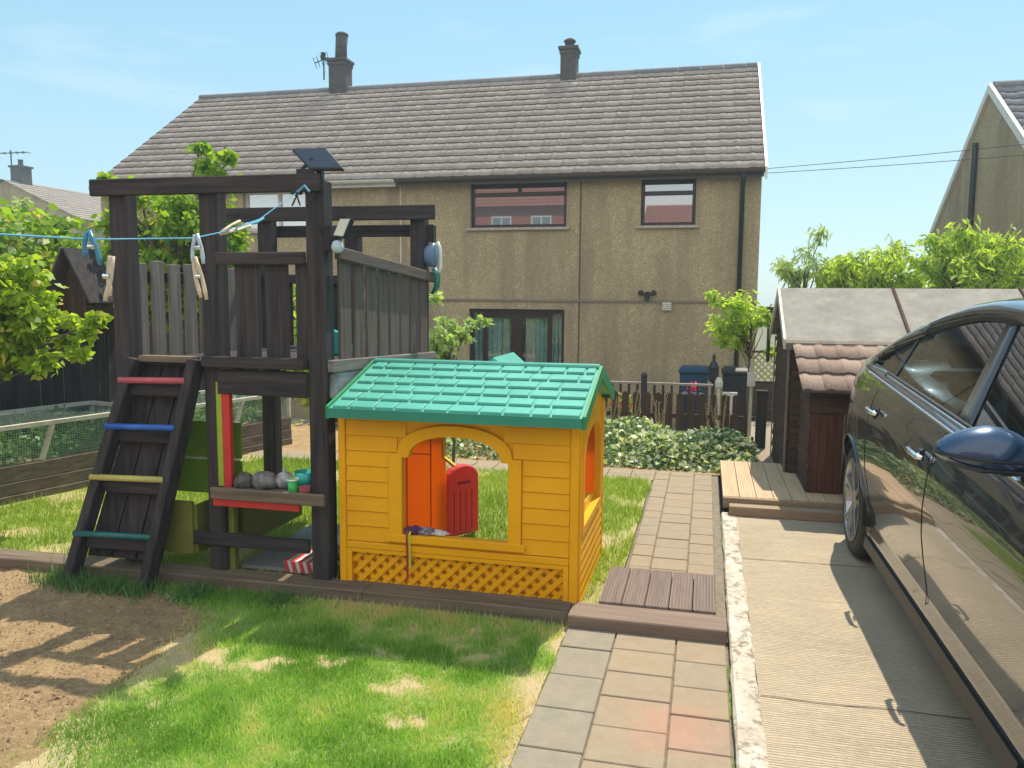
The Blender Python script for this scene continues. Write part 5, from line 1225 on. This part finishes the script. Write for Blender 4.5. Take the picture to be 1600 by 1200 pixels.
# ------------------------------------------------------------ washing line and pegs
fx=lambda x,y,t:Vector((0,0,1.5))+(fw+rr*((x-800)/1250)+uu*((600-y)/1250))*t
LP=[fx(-260,355,.72),fx(0,366,1.0),fx(140,374,1.3),fx(303,372,1.62),fx(345,363,1.9),fx(400,347,2.5),fx(432,323,3.0),fx(465,300,3.72)]
b=MB();b.tube(LP,.0016,6);b.tube([fx(380,352,2.25),fx(400,347,2.5),fx(412,341,2.6)],[.003,.006,.003],6);b.tube([LP[-1],LP[-1]+Vector((.03,.01,.03)),LP[-1]+Vector((.06,.0,.0))],.006,6)
tag(b.build('washing_line',M['line'],loc=LP[0]),'thin blue washing line strung to the tower corner post','washing line')
def peg(p,q,q2,mt,lab,w_=.009,grp='clothes pegs on the washing line'):
    r=empty('clothes_peg',p,lab,'peg',grp);p,q,q2=Vector(p),Vector(q),Vector(q2)
    side=(q-p).cross(Vector((0,1,0))).normalized()
    for k,e in ((0,q),(1,q2)):
        d=(e-p);b=MB();o=side*.003*(1 if k==0 else -1)
        b.tube([p+o*1.0,p+o+d*.25,p+o*1.5+d*.5,p+o*.6+d*.8,e],[.0035,.0042,.0035,.0042,.0032],8);b.build('peg_arm',mt,r,smooth=True)
    b=MB();c=p+(q-p)*.45;b.tube([c+Vector((-.006,-.003,0)),c+Vector((.006,-.003,0))],.0045,10);b.build('spring',M['chrome'],r)
t=1.28
peg(fx(137,362,t),fx(157,414,t),fx(133,402,t),M['pegb'],'blue clothes peg, leftmost on the washing line')
peg(fx(174,400,t),fx(164,470,t),fx(172,462,t),M['pegw'],'wooden clothes peg clipped below the leftmost blue peg')
t=1.6
peg(fx(306,366,t),fx(318,412,t),fx(301,410,t),M['pegp'],'pale blue clothes peg in front of the middle tower post')
peg(fx(303,402,t),fx(323,468,t),fx(314,465,t),M['pegw'],'wooden clothes peg hanging from the pale blue peg')
peg(fx(345,364,1.95),fx(392,352,2.2),fx(375,345,2.05),M['pegw'],'pale wooden peg lying along the washing line near the second post')
peg(fx(464,299,3.55),fx(456,322,3.55),fx(469,321,3.55),M['metal'],'dark clothes peg hanging just left of the corner post')

# ------------------------------------------------------------ car
def car():
    XC=1.735;HW=.905;YF,YR=.96,5.72;AX=(1.86,4.87);ZA=.355;RT=.325
    r=empty('parked_car',(XC,3.5,.03),'glossy dark blue black car parked on the concrete drive','car')
    def smooth(a,b,x): t=max(0,min(1,(x-a)/(b-a)));return t*t*(3-2*t)
    def hw(y):
        w=HW
        if y<1.85: w-=.30*((1.85-y)/.88)**2.4
        if y>4.95: w-=.26*((y-4.95)/.77)**2.2
        return w
    def zb(y):
        z=1.03+(y-3.19)*.055
        if y<2.05: z-= .03*(2.05-y)+.20*smooth(0,1,(2.05-y)/1.09)**1.5
        if y>5.0: z-=.10*((y-5.0)/.72)**2
        return z
    base=[(.13,.20),(.06,.225),(.035,.25),(.032,.30),(.045,.33),(.036,.40),(.018,.50),(.004,.60),(.0,.70),(.004,.78),(.010,.84),(.016,.865),(.020,.88),(.030,.93),(.055,.985),(.085,1.03)]
    def prof(y):
        o=[]
        for d,z in base:
            zz=z if z<.6 else .6+(z-.6)*(zb(y)-.6)/.43
            bul=0
            for a in AX: bul=max(bul,math.exp(-((y-a)/.42)**2))
            d2=d-.014*bul*math.exp(-((z-.72)/.22)**2)
            if z<.34: zz+=.05*smooth(5.1,5.7,y)+.06*smooth(1.8,1.25,y)
            o.append((d2,zz))
        # resample lower region densely
        out=[]
        for (a,b_) in zip(o,o[1:]):
            L=math.hypot(a[0]-b_[0],a[1]-b_[1]);k=3 if L>.06 else 2 if L>.03 else 1
            for i in range(k): out.append((a[0]+(b_[0]-a[0])*i/k,a[1]+(b_[1]-a[1])*i/k))
        return out+[o[-1]]
    ref=prof(3.2);segs=None
    # fixed subdivision counts
    cnt=[]
    for (a,b_) in zip(base,base[1:]):
        L=math.hypot(a[0]-b_[0],a[1]-b_[1]);cnt.append(3 if L>.06 else 2 if L>.035 else 1)
    def prof2(y):
        o=[]
        for d,z in base:
            zz=z if z<.6 else .6+(z-.6)*(zb(y)-.6)/.43
            bul=max(math.exp(-((y-a)/.42)**2) for a in AX)
            d2=d-.014*bul*math.exp(-((z-.72)/.22)**2)
            if z<.34: zz+=.05*smooth(5.1,5.7,y)
            o.append((d2,zz))
        out=[]
        for (a,b_),k in zip(zip(o,o[1:]),cnt):
            for i in range(k): out.append((a[0]+(b_[0]-a[0])*i/k,a[1]+(b_[1]-a[1])*i/k))
        return out+[o[-1]]
    ys=list(np.arange(YF,YR+.001,.03));M_=len(prof2(3));TOP=8
    rings=[]
    for y in ys:
        p=prof2(y);h=hw(y)
        if y-YF<.12: h-=.06*(1-math.sqrt(max(0,1-((.12-(y-YF))/.12)**2)))
        left=[(XC-h+d,z) for d,z in p];xb=left[-1][0];zt=left[-1][1]
        crown=.055 if y<2.2 else .03
        top=[]
        for i in range(1,TOP):
            t=i/TOP;x=xb+(2*XC-2*xb)*t;top.append((x,zt+crown*(1-(2*t-1)**2)*(1 if y>YF+.1 else .3)))
        right=[(2*XC-x,z) for x,z in left[::-1]]
        rings.append(left+top+right)
    n=len(rings[0]);V=[];F=[];bad=set()
    for j,y in enumerate(ys):
        for (x,z) in rings[j]: V.append([x,y,z])
    RA=.372
    def inarch(y,z): 
        for a in AX:
            if z<ZA and abs(y-a)<RA and z>.0: return a
            if math.hypot(y-a,z-ZA)<RA: return a
        return None
    kept=[];rem=[]
    for j in range(len(ys)-1):
        for k in range(n-1):
            q=(j*n+k,j*n+k+1,(j+1)*n+k+1,(j+1)*n+k)
            cy=sum(V[i][1] for i in q)/4;cz=sum(V[i][2] for i in q)/4
            side=k<M_-1 or k>=n-M_
            if side and inarch(cy,cz) is not None: rem.append(q)
            else: kept.append(q)
    rs={i for q in rem for i in q};ks={i for q in kept for i in q}
    for i in rs&ks:
        v=V[i];a=min(AX,key=lambda a:abs(a-v[1]))
        if v[2]<ZA: v[1]=a+(RA if v[1]>a else -RA)
        else:
            d=math.hypot(v[1]-a,v[2]-ZA)
            if d>1e-6: v[1]=a+(v[1]-a)*RA/d;v[2]=ZA+(v[2]-ZA)*RA/d
    F=kept+[tuple(range(n-1,-1,-1)),tuple((len(ys)-1)*n+k for k in range(n))]
    b=MB();b.add(V,F);body=b.build('body',M['car'],r,smooth=True,fix=True)
    # underside and wheel wells
    b=MB();b.box(XC-.76,XC+.76,YF+.15,YR-.2,.20,.235)
    for a in AX:
        for s in (-1,1):
            c=(XC+s*.72,a,ZA);m_=16;vs=[];fs=[]
            for i in range(m_+1):
                t=-.15+(pi+.3)*i/m_;yy=a+math.cos(t)*(RA-.002);zz=ZA+math.sin(t)*(RA-.002)
                vs+= [(XC+s*(hw(a)-.012),yy,zz),(XC+s*.55,yy,zz)]
            for i in range(m_): fs.append((2*i,2*i+1,2*i+3,2*i+2))
            b.add(vs,fs);b.box(XC+s*.52,XC+s*.55,a-.4,a+.4,.2,.75)
    b.build('underbody',M['black'],r)
    for s in (-1,1): b=MB();b.hexa([(XC+s*(HW-.045),2.30,.20),(XC+s*(HW-.015),2.30,.205),(XC+s*(HW-.015),4.46,.205),(XC+s*(HW-.045),4.46,.20)],[(XC+s*(HW-.045),2.30,.262),(XC+s*(HW-.022),2.30,.262),(XC+s*(HW-.022),4.46,.262),(XC+s*(HW-.045),4.46,.262)]);b.build('sill_strip',M['black'],body)
    # arch lips
    for a in AX:
        for s in (-1,1):
            b=MB();pts=[]
            for t in np.linspace(.0,pi,22):
                zz=ZA+math.sin(t)*(RA+.004);yy=a+math.cos(t)*(RA+.004)
                p=prof2(yy);d=min(p,key=lambda q:abs(q[1]-zz))[0]
                pts.append((XC+s*(hw(yy)-d+.001),yy,zz))
            b.tube(pts,.009,6);b.build('arch_lip',M['car'],body,smooth=True)
    # greenhouse: rail height and inset
    gy=[1.95,2.1,2.3,2.5,2.7,2.9,3.1,3.3,3.5,3.7,3.9,4.1,4.3,4.5,4.7,4.85,5.0,5.12,5.24]
    rz=[1.0,1.07,1.17,1.265,1.345,1.40,1.44,1.465,1.472,1.470,1.455,1.425,1.385,1.335,1.275,1.222,1.165,1.13,1.108]
    yy=np.arange(1.95,5.241,.03);rzz=np.interp(yy,gy,rz)
    ker=np.array([1,2,3,2,1])/9.;pad=np.concatenate([[rzz[0]]*2,rzz,[rzz[-1]]*2]);rzz=np.convolve(pad,ker,'valid')
    G=[];cols=[]
    def sidep(y,z,zr_):     # inset of greenhouse side at height z
        z0=zb(y);return .085+.02+(z-z0)*.50
    NS=10
    for y,zr_ in zip(yy,rzz):
        z0=zb(y)-.004;zr_=max(zr_,z0+.004);h=hw(y);row=[]
        for i in range(NS+1):
            z=z0+(zr_-z0)*i/NS;row.append((XC-h+sidep(y,z,zr_),y,z))
        xr,_,zt=row[-1];f=min(1,(zr_-z0)/.25)
        for t in (.02,.06,.13,.25,.4):
            row.append((xr+(XC-xr)*t*1.0,y,zt+(.010*min(1,t/.06)+.05*(1-(1-t)**2)*f*1.0)))
        l=row;l2=[(2*XC-x,y_,z) for x,y_,z in l[::-1]];mid=[(XC,y,l[-1][2]+.006*f)]
        G.append(l+mid+l2)
    n=len(G[0])
    def glassface(j,k):
        y=(yy[j]+yy[j+1])/2;kk=k if k<n/2 else n-2-k
        z0=zb(y);zr_=rzz[j];hgt=zr_-z0
        if kk<NS:
            z=z0+hgt*(kk+.5)/NS
            if hgt<.075 or z>zr_-.045 or z<z0+.012: return None
            if y<2.33+(z-z0)*1.25: return None
            if y>4.90-(z-z0)*.9 and hgt<.12: return None
            if y<3.3: return 'front'
            if y<4.42: return 'rear'
            return 'quarter'
        if kk>=NS+2:
            if y<2.82 and y>2.02: return 'windscreen'
            if y>4.42 and y<5.15: return 'rear_window'
        return None
    groups={}
    for j in range(len(yy)-1):
        for k in range(n-1):
            g=glassface(j,k)
            key=g or 'roof'
            if g in('front','rear','quarter'): key=g+('L' if k<n/2 else 'R')
            groups.setdefault(key,[]).append((j*n+k,j*n+k+1,(j+1)*n+k+1,(j+1)*n+k))
    GV=[p for row in G for p in row]
    def sub(name,faces,mt,par,inset=0.,):
        used=sorted({i for f in faces for i in f});mp={i:a for a,i in enumerate(used)}
        vs=[GV[i] for i in used]
        if inset: vs=[(x+(inset if x<XC else -inset),y,z) for x,y,z in vs]
        b=MB();b.add(vs,[tuple(mp[i] for i in f) for f in faces]);o=b.build(name,mt,par,smooth=True,fix=False);return o
    rf=sub('roof',groups['roof'],M['car'],r)
    md=rf.modifiers.new('solid','SOLIDIFY');md.thickness=.02;md.offset=1
    gp=flat('gloss_black_pillar',(.05,.055,.065),.2,coat=.6)
    for sd in (-1,1):
        for ya,yb,ln,lb in ((3.17,3.32,.42,.32),(4.405,4.43,-.05,-.05)):
            b=MB();vs=[];n_=10
            for i in range(n_+1):
                zt=np.interp(ya+.1,yy,rzz)-.034 if ln>0 else np.interp(4.41,yy,rzz)-.036
                for q,l_ in ((ya,ln),(yb,lb)):
                    z=zb(q)+.008+(zt-zb(q)-.008)*i/n_;y=q+(z-zb(q))*l_
                    vs.append((XC+sd*(hw(y)-sidep(y,z,0)+.0015),y,z))
            b.add(vs,[(2*i,2*i+1,2*i+3,2*i+2) for i in range(n_)]);o=b.build('door_pillar',gp,rf,smooth=True);m_=o.modifiers.new('t','SOLIDIFY');m_.thickness=.004;m_.offset=0
    for k in ('frontL','frontR','rearL','rearR','quarterL','quarterR'):
        if k in groups: sub('side_window',groups[k],M['cglass'],r,.004)
    for k in ('windscreen','rear_window'): sub(k,groups[k],M['cglass'],r)
    # rubber/chrome belt trims
    for s in (-1,1):
        for o,mt,nm,dz,rad in ((.098,'chrome','chrome_strip',.002,.011),(.072,'chrome','chrome_strip',-.027,.0085),(.104,'black','window_seal',.014,.009)):
            b=MB();pts=[(XC+s*(hw(y)-o),y,zb(y)+dz+.004) for y in np.arange(2.15,4.86,.1)];b.tube(pts,rad,6);b.build(nm,M[mt],r,smooth=True)
        b=MB();pts=[]
        for j in range(len(yy)):
            if yy[j]<2.2 or yy[j]>5.0: continue
            z=rzz[j]-.040
            if z<zb(yy[j])+.01: continue
            pts.append((XC+s*(hw(yy[j])-sidep(yy[j],z,0)+.003),yy[j],z))
        b.tube(pts,.012,6);b.build('window_seal',M['black'],r,smooth=True)
    # door gaps
    def seamline(pts,s):
        b=MB();P=[]
        for y,z in pts:
            p=prof2(y);zs=[q[1] for q in p];ds=[q[0] for q in p]
            P.append((XC+s*(hw(y)-np.interp(z,zs,ds)+.0008),y,z))
        b.tube(P,.0017,5);b.build('door_gap',M['black'],body,smooth=True)
    for s in (-1,1):
        seamline([(3.33-.05*(z-.28),z) for z in np.linspace(.225,1.03,18)],s)
        seamline([(4.38+.10*math.sin(max(0,z-.3)*2.2) if z>.6 else 4.38+.08*math.sin(max(0,z-.3)*2.2)-.0*(z) ,z) for z in np.linspace(.30,1.08,16)],s)
        seamline([(2.14,z) for z in np.linspace(.27,.97,14)],s)
        seamline([(y,.268) for y in np.linspace(2.24,4.40,24)],s)
    # handles
    for y0 in (3.47,4.36):
        for s in (-1,1):
            z=.885+(y0-3.4)*.055;x=XC+s*(HW-.004)
            b=MB();b.lathe((x-s*.001,y0,z-.008),[(.001,-s*.002),(.026,-s*.003),(.032,-s*.006)],16,'x');dh=b.build('handle_cup',M['black'],r)
            b=MB();b.tube([(x-s*.002,y0-.10,z),(x+s*.015,y0-.075,z+.002),(x+s*.018,y0,z+.004),(x+s*.015,y0+.075,z+.004),(x-s*.002,y0+.09,z+.004)],[.010,.011,.012,.011,.010],8);b.build('door_handle',M['chrome'],dh,smooth=True)
    # mirrors
    for s in (-1,1):
        def mx(x): return x if s<0 else 2*XC-x
        bm=bmesh.new();bmesh.ops.create_icosphere(bm,subdivisions=4,radius=1)
        for v in bm.verts:
            x,y,z=v.co
            y=y if y<0 else y*.35
            xx=.815+x*.140;ta=1-.25*max(0,-x)
            v.co=Vector((mx(xx),2.60+y*.085+.05*x*x*.3,1.045+z*(.092 if z>0 else .05)*ta-.008*x))
        me=bpy.data.meshes.new('mirror_housing');bm.to_mesh(me);bm.free();me.transform(Matrix.Translation(-wloc(r)));me.polygons.foreach_set('use_smooth',[True]*len(me.polygons))
        mi=link('wing_mirror',me,M['mpaint'],r)
        b=MB();b.lathe((mx(.815),2.622,1.06),[(.001,.012),(.045,.012),(.049,.004)],24,'y')
        for i,v in enumerate(b.v): b.v[i]=(mx(.815)+(v[0]-mx(.815))*1.9,v[1],v[2])
        b.build('mirror_glass',M['chrome'],mi)
        b=MB();b.bar((mx(.86),2.60,1.005),(mx(.965),2.55,1.02),.05,.03);b.tube([(mx(.70),2.562,1.028),(mx(.78),2.53,1.012),(mx(.90),2.545,1.008)],.006,6);b.build('mirror_arm',M['black'],mi)
    for s in (-1,1):
        b=MB();pts=[]
        for t in np.linspace(pi*.98,pi*.02,14):
            xx=.815+math.cos(t)*.141;pts.append((xx if s<0 else 2*XC-xx,2.60-math.sin(t)*.088+.015*math.cos(t)**2,1.043-.008*math.cos(t)))
        b.tube(pts,.004,6);b.build('mirror_seam',M['black'],r,smooth=True)
    # wheels
    def wheel(x,y,s):
        b=MB();W_=.215;R0=RT+.006
        pr=[(R0-.10,-W_/2),(R0-.035,-W_/2-.004),(R0-.012,-W_/2+.012),(R0,-W_/2+.035)]
        for i in range(4):
            q=-W_/2+.045+i*.036;pr+=[(R0+.002,q),(R0+.002,q+.026),(R0-.005,q+.028),(R0-.005,q+.034)]
        pr+=[(R0,W_/2-.035),(R0-.012,W_/2-.012),(R0-.035,W_/2+.004),(R0-.10,W_/2),(R0-.10,-W_/2)]
        b.lathe((x,y,ZA),pr,44,'x',closed=False);t=b.build('wheel',M['rubber'],r,smooth=True)
        b=MB();o=x+s*(W_/2)
        b.lathe((o,y,ZA),[(.232,-s*.0),(.240,s*.004),(.236,s*.008),(.222,-s*.004),(.205,-s*.05),(.205,-s*.16)],44,'x',closed=False)
        for k in range(5):
            for dd in (-.17,.17):
                a0=2*pi*k/5+.3;a1=a0+dd
                p0=Vector((o-s*.018,y+math.cos(a0+dd*.4)*.045,ZA+math.sin(a0+dd*.4)*.045));p1=Vector((o-s*.004,y+math.cos(a1)*.225,ZA+math.sin(a1)*.225))
                b.bar(p0,p1,.020,.024,(1,0,0))
        b.lathe((o-s*.03,y,ZA),[(.065,0),(.062,s*.02),(.03,s*.026),(.001,s*.027)],20,'x',closed=False)
        b.build('rim',M['alloy'],t,bevel=.002)
        b=MB();b.lathe((o-s*.12,y,ZA),[(.14,-.008),(.14,.008)],24,'x');b.build('brake_disc',M['metal'],t)
    for a in AX:
        for s in (-1,1): wheel(XC+s*(HW-.115-.012),a,s)
    # interior
    fab=flat('dark_seat_fabric',(.04,.04,.045),.9)
    for (x,y) in ((XC-.36,3.35),(XC+.36,3.35)):
        b=MB();b.hexa([(x-.25,y-.5,.45),(x+.25,y-.5,.45),(x+.25,y,.42),(x-.25,y,.42)],[(x-.25,y-.5,.6),(x+.25,y-.5,.6),(x+.25,y,.57),(x-.25,y,.57)]);b.hexa([(x-.24,y-.06,.57),(x+.24,y-.06,.57),(x+.24,y+.1,.57),(x-.24,y+.1,.57)],[(x-.2,y+.12,1.14),(x+.2,y+.12,1.14),(x+.2,y+.22,1.14),(x-.2,y+.22,1.14)]);b.hexa([(x-.13,y+.13,1.18),(x+.13,y+.13,1.18),(x+.13,y+.23,1.18),(x-.13,y+.23,1.18)],[(x-.11,y+.16,1.33),(x+.11,y+.16,1.33),(x+.11,y+.25,1.33),(x-.11,y+.25,1.33)]);b.build('seat',fab,r,bevel=.03)
    b=MB();b.hexa([(XC-.64,4.1,.45),(XC+.64,4.1,.45),(XC+.64,4.5,.45),(XC-.64,4.5,.45)],[(XC-.6,4.42,1.14),(XC+.6,4.42,1.14),(XC+.6,4.55,1.14),(XC-.6,4.55,1.14)])
    for x in (-.4,.4): b.box(XC+x-.12,XC+x+.12,4.47,4.56,1.16,1.29)
    b.build('rear_seat',fab,r,bevel=.02)
    b=MB();b.lathe((XC-.36,2.72,.96),[(.17,-.012),(.185,0),(.17,.012)],24,'y',closed=False);b.box(XC-.53,XC-.19,2.71,2.73,.95,.98);b.build('steering_wheel',M['black'],r)
    b=MB();b.hexa([(XC-.70,2.1,.8),(XC+.70,2.1,.8),(XC+.70,2.62,.8),(XC-.70,2.62,.8)],[(XC-.68,2.1,1.0),(XC+.68,2.1,1.0),(XC+.68,2.6,1.02),(XC-.68,2.6,1.02)]);b.build('dashboard',M['black'],r,bevel=.02)
    # front and rear details
    for s in (-1,1):
        b=MB();b.hexa([(XC+s*.42,YF-.004,.60),(XC+s*.62,YF+.13,.60),(XC+s*.62,YF+.16,.72),(XC+s*.42,YF+.03,.72)],[(XC+s*.42,YF-.012,.60),(XC+s*.625,YF+.12,.60),(XC+s*.625,YF+.15,.72),(XC+s*.42,YF+.02,.72)]);b.build('headlight',M['cglass'],r)
        b=MB();b.box(XC+s*.35,XC+s*.60,YR+.001,YR+.02,.78,.9);b.build('tail_light',M['red'],r)
    b=MB();b.box(XC-.35,XC+.35,YF-.012,YF-.001,.38,.55);b.build('grille',M['black'],r)

b=MB();b.box(-52,22,-34,46,-4.,10.5)
hzm=bpy.data.materials.new('glare_haze_air');hzm.use_nodes=True;hn=hzm.node_tree;hn.nodes.remove(hn.nodes['Principled BSDF'])
pv=hn.nodes.new('ShaderNodeVolumePrincipled');pv.inputs['Color'].default_value=(.62,.86,1.,1);pv.inputs['Density'].default_value=.0028;pv.inputs['Anisotropy'].default_value=.3  # haze volume added to imitate veiling lens glare
hn.links.new(pv.outputs[0],hn.nodes['Material Output'].inputs['Volume'])
tag(b.build('haze',hzm),'thin pale haze added over the gardens to stand in for lens glare','haze',kind='stuff')
M['mpaint']=mat('blue_mirror_paint',(.015,.045,.11),(.018,.05,.12),scale=20,rough=.3,coat=1.,metal=.3)
car()
